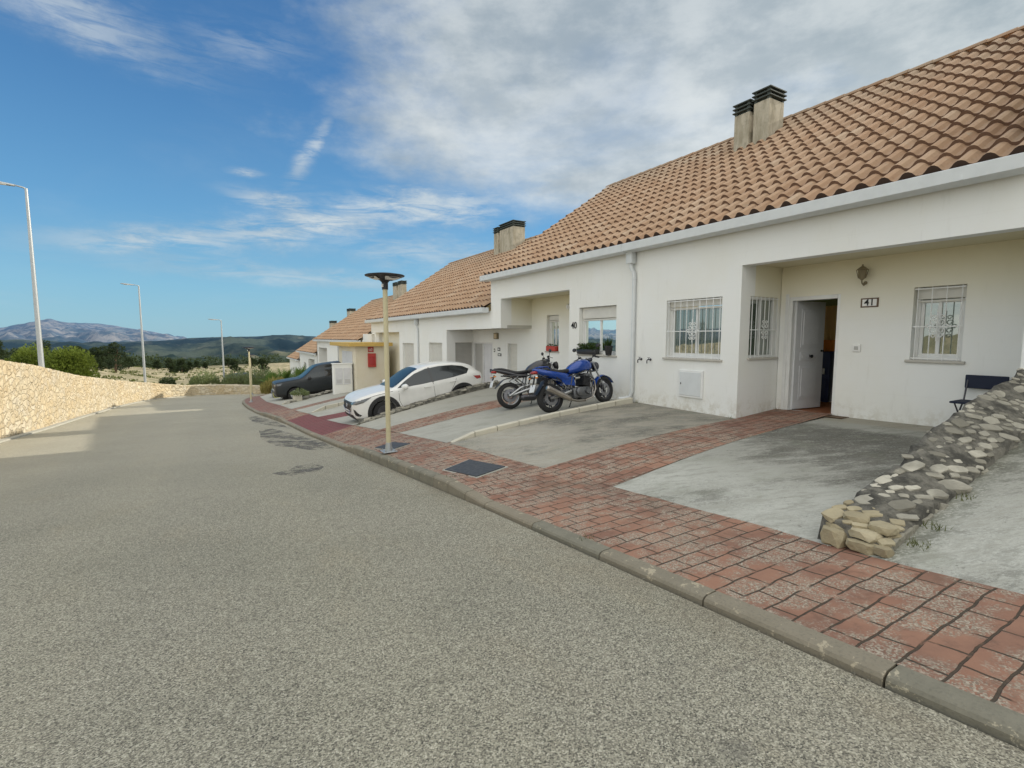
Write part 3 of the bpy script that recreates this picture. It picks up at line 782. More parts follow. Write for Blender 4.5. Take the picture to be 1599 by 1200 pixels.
for i in range(NS):
    for j in range(NV):
        s = S0+(WC[-1]-S0)*(i+.5)/NS; p, d = wat(s); zt = lerp_tab(wtopS, s)[0]; zb = zr(p.y)-.1
        k = min(1, (j+.5)/NV/.88); z = zb+(zt-zb)*k
        w = Vector((s*2.6, z*3.2, 0)); w += Vector((MN.noise(w*.8), MN.noise(w*.8+Vector((9, 9, 9))), 0))*.5
        ds, ps = MN.voronoi(w); e = ds[1]-ds[0]
        cr = (MN.noise(ps[0]*5.3)+1)/2
        edge = max(0, min(1, 1-e/.10)) if (j+.5)/NV < .88 else .5
        ws.F([ids[i][j], ids[i+1][j], ids[i+1][j+1], ids[i][j+1]], 0, max(.01, min(1, cr*1.3-.1)), edge*.8)
wt = thing('retaining_wall', 'long sunlit yellow rubble stone wall along the left of the street', 'stone wall', (-6, 22, zr(22)))
ws.build('stone_face', 'yellow_rubble', wt, smooth=True)
mb = MB()   # wall foot kerb
for i in range(120):
    s0 = S0+(WC[-1]-S0)*i/120; s1 = S0+(WC[-1]-S0)*(i+1)/120
    (p0, d0), (p1, d1) = wat(s0), wat(s1); n0 = Vector((d0.y, -d0.x, 0)); n1 = Vector((d1.y, -d1.x, 0))
    z0, z1 = zroad(p0.x, p0.y), zroad(p1.x, p1.y)
    A = [p0+n0*.02+Vector((0, 0, z0+.06)), p0+n0*.22+Vector((0, 0, z0+.05)), p0+n0*.24+Vector((0, 0, z0-.05))]
    Bq = [p1+n1*.02+Vector((0, 0, z1+.06)), p1+n1*.22+Vector((0, 0, z1+.05)), p1+n1*.24+Vector((0, 0, z1-.05))]
    for k in range(2): mb.quad(A[k], A[k+1], Bq[k+1], Bq[k])
structure('gutter_strip', mb, 'plain_concrete')

# ------------------------------------------------------------------ terrain
def interp(tab, v): return lerp_tab(tab, v)[0]
MR = [(-40, .9), (-25, .8), (-18, .55), (-14.7, .76), (-13.2, 1.15), (-11.9, 1.49), (-10.5, 1.25), (-8.8, 1.23), (-6.6, .86), (-4.7, .53), (-2.8, .0), (0, -.3), (60, -.3)]
HR = [(-40, -.2), (-16, -.15), (-10, -.5), (-5, -.3), (-2, -.05), (.9, .10), (3.7, .14), (6.7, .30), (8.6, .14), (11.7, -.05), (16, .15), (40, .2)]
PR = [(0, 0), (55, -3.6), (70, -4.2), (100, -5.6), (150, -7.7), (200, -9.2), (240, -10.3), (300, -14.5), (500, -30), (900, -60), (1200, -72)]
def wallx(y):
    for a, b in zip(WP[:10], WP[1:10]):
        if y <= b[1]: return a[0]+(b[0]-a[0])*(y-a[1])/(b[1]-a[1])
    return -3.2
def terr(x, y):
    r = math.hypot(x, y); az = math.degrees(math.atan2(x, y)); p = Vector((x, y, 0))
    # local plateau
    loc = None
    if y < 51.9 and x < wallx(y)-.8:
        d = wallx(y)-x; loc = interp(WTOP, y)-.18-min(d, 40)*.035+.12*MN.noise(p*.3)*min(1, d/2)
    elif r < 75 and y < 57:
        if x > 7.9: loc = zr(y)-.6
        elif y > 51: loc = -3.2 if x < 3 else zr(y)-.12
        else: loc = zr(y)-.25
    if az > 100 or az < -60:
        far = 1.5 if r > 80 else 0
        if loc is None: loc = -y*.085+far
        return loc
    fz = interp(PR, r)+ (1.5*MN.noise(p*.02)+.8*MN.noise(p*.06)+.35*MN.noise(p*.17))*min(1, max(0, (r-55)/60))
    if az < -4: fz += min(3.2, (-4-az)*.5)*min(1, r/100)*max(0, 1-r/500)
    if r > 900:
        hr = math.tan(R(interp(HR, az)))*2300+1.5
        k = max(0, min(1, (r-1050)/1250)); k = k*k*(3-2*k)*.35+k*.65; w_ = math.sin(math.pi*min(1, (r-900)/1420))**.8 if r < 2320 else 0
        rid = 1-abs(MN.fractal(p*.0024+Vector((2, 7, 0)), .9, 2.1, 5))*1.6; rid2 = MN.fractal(p*.007, .9, 2., 5)
        fz = interp(PR, min(r, 1200))*(1-k)+hr*k+(rid-.6)*38*w_+rid2*16*w_+3*MN.noise(p*.012)
        if r > 2320: fz = hr-(r-2320)*.12+3*MN.noise(p*.012)
    if r > 2900:
        mrz = math.tan(R(interp(MR, az)))*4800+1.5
        k = max(0, min(1, (r-2900)/1900)); w_ = math.sin(math.pi*k)**.7
        rid = 1-abs(MN.fractal(p*.0016+Vector((3, 1, 0)), .85, 2.1, 6))*1.7; rid2 = MN.fractal(p*.005, .9, 2., 5)
        fz = -70*(1-k)+mrz*k+((rid-.6)*75+rid2*32)*w_+5*MN.noise(p*.008) if r <= 4810 else mrz-(r-4800)*.1
    if loc is None: return fz
    if r < 60: return loc
    k = min(1, (r-60)/25); return loc*(1-k)+fz*k
mb = MB(); rings = [0.5]
r = 1.2
while r < 6000:
    rings.append(r); r *= 1.045 if r < 700 else 1.022
azs = []
a_ = -180.
while a_ < 180:
    azs.append(a_); a_ += .22 if -24 <= a_ < 20 else (1.5 if -60 <= a_ < 90 else 5)
ids = []
for r in rings:
    ids.append([mb.V((r*math.sin(R(a)), r*math.cos(R(a)), terr(r*math.sin(R(a)), r*math.cos(R(a))))) for a in azs])
na = len(azs)
for A, Bq in zip(ids, ids[1:]):
    for i in range(na): mb.F([A[i], A[(i+1) % na], Bq[(i+1) % na], Bq[i]])
c = mb.V((0, 0, -.3))
for i in range(na): mb.F([c, ids[0][i], ids[0][(i+1) % na]])
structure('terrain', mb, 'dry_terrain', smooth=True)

# ------------------------------------------------------------------ house pieces
def panel(mb, x0, x1, y0, y1, z0, z1, holes=(), mi=0):
    """slab in the YZ plane with rectangular holes (ya,yb,za,zb)"""
    ysn = sorted({y0, y1, *[max(y0, min(y1, v)) for h in holes for v in h[:2]]}); zsn = sorted({z0, z1, *[max(z0, min(z1, v)) for h in holes for v in h[2:]]})
    inside = lambda y, z: any(h[0] < y < h[1] and h[2] < z < h[3] for h in holes)
    ny, nz = len(ysn)-1, len(zsn)-1
    sol = [[not inside((ysn[i]+ysn[i+1])/2, (zsn[j]+zsn[j+1])/2) for j in range(nz)] for i in range(ny)]
    for i in range(ny):
        for j in range(nz):
            if not sol[i][j]: continue
            a, b, c, d = ysn[i], ysn[i+1], zsn[j], zsn[j+1]
            for x in (x0, x1): mb.quad((x, a, c), (x, b, c), (x, b, d), (x, a, d), mi)
            if i == 0 or not sol[i-1][j]: mb.quad((x0, a, c), (x1, a, c), (x1, a, d), (x0, a, d), mi)
            if i == ny-1 or not sol[i+1][j]: mb.quad((x0, b, c), (x1, b, c), (x1, b, d), (x0, b, d), mi)
            if j == 0 or not sol[i][j-1]: mb.quad((x0, a, c), (x1, a, c), (x1, b, c), (x0, b, c), mi)
            if j == nz-1 or not sol[i][j+1]: mb.quad((x0, a, d), (x1, a, d), (x1, b, d), (x0, b, d), mi)

def tiles(name, parent, y0, y1, zg, x0=7.86, x1=13.2, pitch=.262, course=.40, detail=8):
    """front slope of barrel tiles; zg = tile plane height at X=8.09"""
    sl = .675; L = (x1-x0)/math.cos(math.atan(sl)); nc = int(round(L/course)); nt = int(round((y1-y0)/pitch))
    ux = Vector((math.cos(math.atan(sl)), 0, math.sin(math.atan(sl)))); nz = Vector((-ux.z, 0, ux.x))
    O = Vector((x0, 0, zg+(x0-8.09)*sl)); mb = MB()
    def h(t):
        if t < .66: return .074*math.sin(math.pi*t/.66)**.75
        return -.014*math.sin(math.pi*(t-.66)/.34)
    ts = [k/detail for k in range(detail)]
    for c in range(nc):
        s0 = c*L/nc-.02; s1 = (c+1)*L/nc
        jit = [R1.uniform(-.005, .007) for _ in range(nt+1)]; sj = [R1.uniform(-.016, .016)+(R1.uniform(-.07, -.03) if R1.random() < .02 else 0) for _ in range(nt+1)]
        col = [min(.99, max(.02, .52+.40*R1.uniform(-1, 1)*R1.random()**.5)) for _ in range(nt+1)]
        rows = [[], [], []]
        for k in range(nt*detail+1):
            ti = min(k//detail, nt-1) if k < nt*detail else nt-1; t = (k-ti*detail)/detail
            y = y0+(y1-y0)*k/(nt*detail); hh = h(min(t, .999)); bl = math.sin(math.pi*min(1, t))
            yj = y+.008*MN.noise(Vector((y*.5, c*3, 0)))
            top = .050+jit[ti]*bl
            rows[0].append(mb.V(O+ux*(s0+sj[ti]*bl)+nz*(hh*.5-.012 if c else -.02)+Vector((0, yj, 0))))
            rows[1].append(mb.V(O+ux*(s0+sj[ti]*bl)+nz*(hh+top)+Vector((0, yj, 0))))
            rows[2].append(mb.V(O+ux*s1+nz*(hh*.92+.004)+Vector((0, yj, 0))))
        for k in range(nt*detail):
            cc = col[min(k//detail, nt)]
            mb.F([rows[0][k], rows[0][k+1], rows[1][k+1], rows[1][k]], 1 if (c == 0) else 2, cc)
            tk_ = (k % detail+.5)/detail; mb.F([rows[1][k], rows[1][k+1], rows[2][k+1], rows[2][k]], 0, cc, .75 if tk_ > .72 else (.35 if tk_ > .6 or tk_ < .1 else .01))
    # underlay, back slope and ridge tiles
    zr_ = zg+(x1-8.09)*sl
    mb.quad((x0, y0, O.z-.03), (x0, y1, O.z-.03), (x1, y1, zr_-.05), (x1, y0, zr_-.05), 1)
    mb.quad((x1, y0, zr_), (x1, y1, zr_), (x1+5.2, y1, zr_-3.64), (x1+5.2, y0, zr_-3.64), 0, .5)
    n = max(2, int((y1-y0)/.42))
    for k in range(n):
        a = y0+(y1-y0)*k/n; b = y0+(y1-y0)*(k+1)/n+.03; pr = []
        for yy, rr in ((a, .105), (b, .09)):
            pr.append([mb.V((x1+rr*1.25*math.cos(g), yy, zr_+.03+rr*.95*math.sin(g))) for g in [math.pi*q/6 for q in range(7)]])
        for q in range(6): mb.F([pr[0][q], pr[0][q+1], pr[1][q+1], pr[1][q]], 0, .05+.25*R1.random())
        mb.F(pr[0], 0, .1)
    o = mb.build(name, ['clay_tile', 'tile_void_shade', 'tile_lip_shade'], parent)
    return o

def gutter(parent, y0, y1, zt, name='gutter'):
    mb = MB(); pf = [(8.02, zt-.02), (7.99, zt-.02), (7.99, zt-.145), (7.84, zt-.15), (7.80, zt-.13), (7.79, zt-.015), (7.775, zt), (7.76, zt-.01), (7.775, zt-.16), (8.02, zt-.178)]
    rows = []
    for y in (y0, y1): rows.append([mb.V((x, y, z)) for x, z in pf])
    for k in range(len(pf)): mb.F([rows[0][k], rows[0][(k+1) % len(pf)], rows[1][(k+1) % len(pf)], rows[1][k]])
    for y, sg in ((y0, 1), (y1, -1)): mb.box(7.765, 8.015, min(y, y+sg*.012), max(y, y+sg*.012), zt-.175, zt-.004)
    y = y0+.6
    while y < y1:
        mb.box(7.768, 7.774, y-.012, y+.012, zt-.155, zt-.002); y += 2.9
    return mb.build(name, 'gutter_white', parent)

def downpipe(parent, y, zt, zb):
    mb = MB(); mb.bbox(7.93, 8.07, y-.09, y+.09, zt-.42, zt-.16, .015)
    mb.tube([(8.0, y, zt-.4), (8.02, y, zt-.52), (8.045, y-.06, zt-.62), (8.045, y-.07, zt-.8), (8.045, y-.07, zb+.22), (8.02, y-.03, zb+.1), (7.95, y+.06, zb+.06), (7.88, y+.16, zb+.05)], .042, 10)
    for z in (zt-.75, (zt+zb)/2, zb+.5): mb.tube([(8.045, y-.07, z-.012), (8.045, y-.07, z+.012)], .051, 10)
    mb.build('downpipe', 'gutter_white', parent, smooth=True, auto=True)

def window_x(parent, xw, y0, y1, z0, z1, grille=None, shutter=.12, slider=True, sill=True, closed=False, depth=.14, sash_split=.5, label=None):
    """window in a wall whose outer face is X=xw, opening y0..y1, z0..z1"""
    xf = xw+depth
    mb = MB(); f = .055
    for (a, b, c, d) in ((y0, y1, z0, z0+f), (y0, y1, z1-f, z1), (y0, y0+f, z0+f, z1-f), (y1-f, y1, z0+f, z1-f)): mb.bbox(xf-.02, xf+.04, a, b, c, d, .006)
    fr = mb.build('window', 'white_pvc', parent)
    if label: fr['label'] = label
    zs = z1-f-shutter
    if shutter and not closed:
        mb = MB(); mb.bbox(xf-.045, xf+.03, y0+.01, y1-.01, z1-.01-shutter-f*.6, z1-.012, .008)
        mb.box(xf-.05, xf-.044, y0+.02, y1-.02, zs-.035, zs-.01); mb.build('shutter_box', 'shutter_pvc', fr)
    if closed:
        mb = MB(); z = z0+.01
        while z < z1-.02:
            mb.bbox(xf-.035, xf-.018, y0+.03, y1-.03, z, min(z+.046, z1), .006); z += .05
        mb.build('roller_shutter', closed, fr)
    else:
        mb = MB(); s = .045; ym = y0+f+(y1-y0-2*f)*sash_split
        for k, (a, b) in enumerate(((y0+f, ym+.02), (ym-.02, y1-f))):
            xo = xf-.012+.016*k
            for q in ((a, b, z0+f, z0+f+s), (a, b, zs-s, zs), (a, a+s, z0+f+s, zs-s), (b-s, b, z0+f+s, zs-s)): mb.box(xo, xo+.028, q[0], q[1], q[2], q[3])
        mb.build('sash', 'white_pvc', fr)
        mb = MB()
        mb.quad((xf+.012, y0+f, z0+f), (xf+.012, y1-f, z0+f), (xf+.012, y1-f, zs), (xf+.012, y0+f, zs)); mb.build('pane', 'window_glass', fr)
    if sill:
        mb = MB(); mb.bbox(xw-.045, xf-.005, y0-.05, y1+.05, z0-.035, z0+.004, .008); mb.build('sill', 'sill_stone', fr)
    if grille:
        mb = MB(); gx = xw+.012; n = grille
        for k in range(n):
            y = y0+.05+(y1-y0-.1)*k/(n-1); mb.tube([(gx, y, z0+.005), (gx, y, z1-.005)], .0075, 6)
        zm = z0+(z1-z0)*.46
        for z in (z0+.03, zm, z1-.03): mb.box(gx-.009, gx-.001, y0+.01, y1-.01, z-.008, z+.008)
        yc = (y0+y1)/2
        for sy in (-1, 1):      # ornamental rosette of scrolls
            for k, (oy, oz, rr) in enumerate([(.05, .06, .045), (.05, -.06, .045), (.1, 0, .04), (.045, .14, .035), (.045, -.14, .035)]):
                pts = [(gx-.012, yc+sy*oy+rr*(1-q*.055)*math.cos(q*.62)*sy, zm+oz+rr*(1-q*.055)*math.sin(q*.62)) for q in range(12)]
                mb.tube(pts, .0075, 5)
        mb.tube([(gx-.012, yc, zm-.22), (gx-.012, yc, zm+.24)], .009, 5)
        mb.build('grille', 'white_metal', fr, smooth=True, auto=True)
    return fr

def window_y(parent, yw, x0, x1, z0, z1, grille=None, closed=None, sgn=1):
    """window in a wall facing -Y whose outer face is Y=yw"""
    yf = yw+.1; mb = MB(); f = .05
    for (a, b, c, d) in ((x0, x1, z0, z0+f), (x0, x1, z1-f, z1), (x0, x0+f, z0+f, z1-f), (x1-f, x1, z0+f, z1-f), ((x0+x1)/2-.025, (x0+x1)/2+.025, z0+f, z1-f)): mb.box(a, b, yf-.02, yf+.03, c, d)
    fr = mb.build('window', 'white_pvc', parent)
    mb = MB(); 
    if closed:
        z = z0+.01
        while z < z1-.02: mb.bbox(x0+.03, x1-.03, yf-.035, yf-.018, z, min(z+.046, z1), .006); z += .05
        mb.build('roller_shutter', closed, fr)
    else:
        mb.quad((x0+f, yf+.01, z0+f), (x1-f, yf+.01, z0+f), (x1-f, yf+.01, z1-f), (x0+f, yf+.01, z1-f)); mb.build('pane', 'window_glass', fr)
    mb = MB(); mb.bbox(x0-.04, x1+.04, yw-.04, yf-.005, z0-.035, z0+.004, .008); mb.build('sill', 'sill_stone', fr)
    if grille:
        mb = MB(); gy = yw+.0
        for k in range(grille):
            x = x0+.04+(x1-x0-.08)*k/(grille-1); mb.tube([(x, gy-.012, z0+.0), (x, gy-.012, z1)], .0075, 6)
        zm = z0+(z1-z0)*.46
        for z in (z0+.02, zm, z1-.03): mb.box(x0, x1, gy-.021, gy-.013, z-.008, z+.008)
        xc = (x0+x1)/2
        for sx in (-1, 1):
            for (ox, oz, rr) in [(.05, .06, .045), (.05, -.06, .045), (.045, .14, .035), (.045, -.14, .035)]:
                mb.tube([(xc+sx*(ox+rr*math.cos(q*.62)*(1-q*.055)), gy-.026, zm+oz+rr*(1-q*.055)*math.sin(q*.62)) for q in range(12)], .0075, 5)
        mb.build('grille', 'white_metal', fr, smooth=True, auto=True)

def chimney(parent, stacks, zb):
    """stacks = list of (x0,x1,y0,y1,ztop)"""
    for (x0, x1, y0, y1, zt) in stacks:
        mb = MB(); mb.bbox(x0, x1, y0, y1, zb-.6, zt-.30, .012)
        # mortar flashing skirt following the slope
        for (a, b, c, d) in ((x0-.07, x1+.03, y0-.07, y1+.07),):
            za = zb+(a-x0)*.675-.10; zc = zb+(b-x0)*.675+.06
            mb.F([mb.V((a, c, za)), mb.V((b, c, zc)), mb.V((b, d, zc)), mb.V((a, d, za))])
            mb.F([mb.V((a, c, za-.1)), mb.V((a, d, za-.1)), mb.V((a, d, za)), mb.V((a, c, za))])
            mb.F([mb.V((a, c, za-.1)), mb.V((b, c, zc-.1)), mb.V((b, c, zc)), mb.V((a, c, za))])
        st = mb.build('chimney', 'chimney_render', parent)
        mb = MB(); z = zt-.30
        for k in range(3):
            mb.bbox(x0-.04, x1+.04, y0-.04, y1+.04, z+.055, z+.085, .006); z += .095
        for (px, py) in ((x0+.04, y0+.04), (x1-.04, y0+.04), (x0+.04, y1-.04), (x1-.04, y1-.04)): mb.box(px-.035, px+.035, py-.035, py+.035, zt-.30, zt-.01)
        mb.box(x0+.05, x1-.05, y0+.05, y1-.05, zt-.30, zt-.04)
        mb.build('chimney_cowl', 'chimney_cowl', st)

def f_chim(t, b):
    p = t.pos(); n = t.noise(t.mapv(p, (3, 3, .8)), 1.6, 5, .7)
    c = t.mix(t.sstep(n, .35, .7), (.50, .46, .37), (.30, .27, .20))
    c = t.mix(t.m('MULTIPLY', t.sstep(t.noise(p, 6, 5), .5, .7), .4), c, (.17, .16, .12))
    t.put(B(b, 'Base Color'), c); b.inputs['Roughness'].default_value = .95
mat('chimney_render', fn=f_chim)

def wall_lantern(parent, x, y, z):
    mb = MB()
    mb.lathe([(.0, -.0), (.028, 0), (.03, .012), (.0, .02)], 'x', (x-.02, y, z-.13), 12)
    mb.tube([(x-.0, y, z-.13), (x-.06, y, z-.17), (x-.12, y, z-.14), (x-.13, y, z-.1)], .011, 8)
    mb.lathe([(.0, .165), (.012, .16), (.014, .135), (.03, .125), (.078, .085), (.082, .075), (.06, .068), (.052, -.055), (.03, -.075), (.012, -.095), (0, -.1)], 'z', (x-.13, y, z), 6)
    for k in range(6):
        a = math.pi*k/3; mb.tube([(x-.13+.082*math.cos(a), y+.082*math.sin(a), z+.075), (x-.13+.05*math.cos(a), y+.05*math.sin(a), z-.06)], .006, 5)
    mb.build('wall_lantern', 'brass', parent)

def text_mesh(s, size, M, matname, parent, name='numerals', ext=.004):
    cu = bpy.data.curves.new(name, 'FONT'); cu.body = s; cu.size = size; cu.extrude = ext; cu.align_x = 'CENTER'; cu.align_y = 'CENTER'; cu.offset = size*.006
    o = bpy.data.objects.new(name, cu); COL.objects.link(o); bpy.context.view_layer.update()
    me = bpy.data.meshes.new_from_object(o.evaluated_get(bpy.context.evaluated_depsgraph_get()))
    bpy.data.objects.remove(o); me.materials.clear(); me.materials.append(MATS[matname])
    q = parent
    while q.parent: q = q.parent
    me.transform(WM[q['WID']].inverted() @ M)
    ob = bpy.data.objects.new(name, me); COL.objects.link(ob); ob.parent = parent
    return ob
def MX(x, y, z, k=0):   # text facing -X
    return Matrix.Translation((x, y, z)) @ Matrix(((0, 0, -1, 0), (-1, 0, 0, 0), (0, 1, 0, 0), (0, 0, 0, 1)))
def MY(x, y, z):        # text facing -Y
    return Matrix.Translation((x, y, z)) @ Matrix(((1, 0, 0, 0), (0, 0, -1, 0), (0, 1, 0, 0), (0, 0, 0, 1)))

def gable(mb, y0, y1, z0, zg, x0=XF, x1=13.2, xb=18.3):
    """solid gable slab between y0 and y1 following the roof line"""
    sl = .675; zt = lambda x: zg+(x-8.09)*sl-.06 if x <= x1 else zg+(2*x1-x-8.09)*sl-.06
    pr = [(x0, z0), (x0, zt(x0)-.1), (x1, zt(x1)), (xb, zt(xb)), (xb, z0)]
    A = [mb.V((x, y0, z)) for x, z in pr]; Bq = [mb.V((x, y1, z)) for x, z in pr]
    mb.F(A); mb.F(Bq[::-1])
    for k in range(5): mb.F([A[k], A[(k+1) % 5], Bq[(k+1) % 5], Bq[k]])

T1, T2 = .24, .2      # wall thicknesses
# ---- house 41
zg = 3.68
h = thing('terraced_house', 'white terraced house numbered 41 with open front door, lantern and barred windows', 'house', (8.1, 5, 0.05), group='terraced houses down the street')
mb = MB()
panel(mb, XF, XF+T1, 5.67, 8.4, -.9, 3.42, [(6.05, 7.37, 1.08, 2.25)])
panel(mb, XF, XF+T1, 2.0, 5.67, 2.765, 3.42)
panel(mb, XR, XR+T2, 2.02, 5.66, -.3, 3.4, [(4.6, 5.5, .12, 2.24), (2.92, 3.55, 1.15, 2.26)])
gable(mb, 1.8, 2.0, -.9, zg, XF, 13.15)
mb.box(XF+.5, 9.29, 2.9, 2.9001, 3.3, 3.3001)
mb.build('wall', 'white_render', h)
mb = MB()      # porch side wall facing -Y, with the small side window
for (a, b, c, d) in ((XF+T1+.002, 8.38, -.3, 3.4), (9.22, XR+T2-.01, -.3, 3.4), (8.38, 9.22, -.3, 1.12), (8.38, 9.22, 2.24, 3.4)): mb.box(a, b, 5.672, 5.85, c, d)
mb.build('porch_side_wall', 'white_render', h)
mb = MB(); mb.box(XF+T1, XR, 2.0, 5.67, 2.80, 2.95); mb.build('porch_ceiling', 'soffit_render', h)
tiles('roof', h, 2.0, 8.4, zg)
gutter(h, 1.98, 8.38, 3.53)
window_x(h, XF, 6.05, 7.37, 1.08, 2.25, grille=9, shutter=.10, sash_split=.5)
window_x(h, XR, 2.92, 3.55, 1.15, 2.26, grille=4, shutter=.14, sash_split=.55)
window_y(h, 5.672, 8.38, 9.22, 1.12, 2.24, grille=7)
chimney(h, [(11.9, 12.5, 7.78, 8.2, 7.60), (11.85, 12.2, 8.28, 8.7, 7.46)], zg+(11.9-8.09)*.675)
wall_lantern(h, XR, 4.23, 2.52)
mb = MB(); mb.bbox(XR-.014, XR-.001, 4.02, 4.28, 1.99, 2.14, .003); pl = mb.build('number_plate', 'brown_edge', h)
mb = MB(); mb.box(XR-.0165, XR-.0135, 4.045, 4.255, 2.01, 2.12); mb.build('plate_face', 'white_sign', pl)
text_mesh('41', .155, MX(XR-.018, 4.15, 2.065), 'black_ink', pl, 'numerals')
mb = MB(); mb.bbox(XR-.03, XR, 4.24, 4.36, 1.26, 1.38, .008); dbx = mb.build('doorbell', 'white_sign', h)
mb = MB(); mb.bbox(XR-.036, XR-.03, 4.27, 4.33, 1.29, 1.35, .004); mb.build('bell_button', 'shutter_grey', dbx)
mb = MB(); mb.bbox(XF-.035, XF, 6.40, 6.98, .31, .85, .006); mt_ = mb.build('meter_box', 'white_metal', h)
mb = MB(); mb.bbox(XF-.045, XF-.036, 6.44, 6.94, .35, .81, .006); mb.build('meter_door', 'gutter_white', mt_)
mb = MB(); mb.box(XF-.05, XF-.045, 6.90, 6.92, .56, .60); mb.build('lock', 'dark_steel', mt_)
for y in (8.05, 7.9-.12):
    mb = MB(); mb.lathe([(0, 0), (.028, 0), (.028, -.01), (.012, -.014), (.012, -.05), (0, -.05)], 'x', (XF, y, 1.02), 10)
    mb.tube([(XF-.04, y, 1.02), (XF-.09, y, 1.02), (XF-.11, y, 1.0), (XF-.11, y, .94)], .012, 8)
    mb.tube([(XF-.06, y, 1.02), (XF-.06, y, 1.06)], .007, 6); mb.box(XF-.068, XF-.052, y-.035, y+.035, 1.06, 1.068)
    mb.build('garden_tap', 'dark_steel', h, smooth=True, auto=True)
downpipe(h, 8.34, 3.53, .06)
# door: frame and leaf opened inward
mb = MB()
for (a, b, c, d) in ((5.43, 5.5, .12, 2.24), (4.6, 4.65, .12, 2.24), (4.65, 5.43, 2.17, 2.24)): mb.bbox(XR+.0, XR+.16, a, b, c, d, .006)
mb.bbox(XR-.012, XR+.004, 5.5, 5.56, .1, 2.3, .004)
fr = mb.build('door_frame', 'white_pvc', h)
mb = MB(); ang = R(83); ux = Vector((math.sin(ang), -math.cos(ang), 0)); nx = Vector((-math.cos(ang), -math.sin(ang), 0))
Mdoor = Matrix((( ux.x, nx.x, 0, XR+.1), (ux.y, nx.y, 0, 5.42), (0, 0, 1, .14), (0, 0, 0, 1)))
mb.M = Mdoor; mb.bbox(0, .80, -.02, .02, 0, 2.03, .004)
for (a, b, c, d) in ((.14, .66, .18, .82), (.14, .66, .92, 1.07), (.14, .66, 1.17, 1.88)):
    mb.bbox(a, b, .018, .028, c, d, .008); mb.bbox(a+.05, b-.05, .026, .036, c+.05, d-.05 if d-c > .2 else c+.1, .008)
leafo = mb.build('door', 'door_white', h)
mb = MB(); mb.M = Mdoor
mb.lathe([(0, .0), (.03, .0), (.03, .012), (.014, .018), (.014, .04), (.03, .05), (.032, .065), (0, .075)], 'y', (.40, .02, 1.0), 14); mb.build('handle', 'black_plastic', leafo)
mb = MB(); mb.M = Mdoor; mb.lathe([(0, .0), (.02, .0), (.02, .01), (.01, .014), (.01, .03), (.022, .04), (0, .055)], 'y', (.74, .02, 1.1), 12); mb.build('lock', 'black_plastic', leafo); mb = MB(); mb.M = Mdoor; mb.lathe([(0, .0), (.012, .0), (.012, .006), (0, .007)], 'y', (.40, .028, 1.52), 10)
mb.build('peephole', 'black_plastic', leafo)
# hall behind the door; unseen back wall left out so daylight enters
mb = MB(); mb.box(XR+.01, 13.5, 4.0, 8.0, .08, .118); mb.build('hall_floor', 'rust_floor', h)
mb = MB()
mb.box(XR+T2+.002, 10.3, 5.62, 5.665, .12, 2.6); mb.box(XR+T2+.002, 13, 3.95, 4.0, .12, 2.6); mb.box(XR+T2+.002, 12, 4.0, 8.0, 2.45, 2.5); mb.box(12, 12.05, 5.64, 8.0, 2.15, 2.5)
mb.box(11.3, 11.36, 4.0, 5.64, .12, 2.45); mb.box(11.75, 11.8, 5.64, 6.2, .12, 2.45)
mb.build('hall_wall', 'green_paint', h)
mb = MB(); mb.grid(24, 4, lambda u, v: Vector((11.55+.03*math.sin(u*40), 5.6+.6*u, 1.38+.80*v))); mb.build('hall_curtain', 'lit_curtain', h, smooth=True)
mb = MB(); mb.grid(24, 4, lambda u, v: Vector((11.5+.02*math.sin(u*33+1), 5.62+.55*u, 1.16+.28*v))); mb.build('orange_cushion', 'lit_orange', h, smooth=True)
mb = MB(); mb.bbox(11.15, 11.7, 5.66, 6.35, .12, 1.2, .02); cb = mb.build('hall_cabinet', 'navy_paint', h)
mb = MB(); mb.bbox(11.13, 11.149, 5.70, 6.3, .18, .62, .01); dr_ = mb.build('drawer', 'navy_paint', cb)
mb = MB(); mb.box(11.11, 11.13, 5.74, 5.78, .72, .84); mb.build('handle', 'white_sign', cb)

# ---- house 40
h = thing('terraced_house', 'white terraced house numbered 40 behind the two motorcycles', 'house', (8.1, 11.5, -.05), group='terraced houses down the street')
mb = MB()
panel(mb, XF, XF+T1, 8.4, 10.68, -1.2, 3.42, [(8.88, 10.26, 1.07, 2.25)])
panel(mb, XF, XF+T1, 10.68, 14.35, 2.745, 3.42)
panel(mb, XR, XR+T2, 10.6, 14.36, -1.2, 3.4, [(12.79, 13.45, 1.05, 2.2), (11.0, 11.9, -.02, 2.1)])
panel(mb, XF, XR+T2, 14.35, 15.03, 1.80, 3.43)
gable(mb, 14.85, 15.02, 1.80, zg, XR+.1, 13.15)
mb.box(XF+T1, XR, 10.5, 10.678, -1, 3.4)
mb.build('wall', 'white_render', h)
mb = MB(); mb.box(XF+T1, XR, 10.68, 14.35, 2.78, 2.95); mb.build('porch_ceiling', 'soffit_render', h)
tiles('roof', h, 8.4, 15.06, zg)
gutter(h, 8.39, 15.2, 3.53)
window_x(h, XF, 8.88, 10.26, 1.07, 2.25, shutter=.24, sash_split=.5)
window_x(h, XR, 12.79, 13.45, 1.05, 2.2, shutter=.12, sash_split=.5)
window_x(h, XR, 11.0, 11.9, -.02, 2.1, shutter=0, sill=False, closed='door_white')
text_mesh('40', .24, MX(XF-.008, 10.47, 1.80), 'black_ink', h, 'numerals', .006)
mb = MB(); mb.lathe([(0, 0), (.09, 0), (.085, -.05), (.05, -.09), (0, -.1)], 'x', (XR, 12.25, 2.42), 14); mb.build('porch_light', 'white_sign', h, smooth=True)
mb = MB(); mb.bbox(XF-.02, XF, 10.45, 10.5, .5, .56, .004); mb.build('socket', 'white_sign', h)

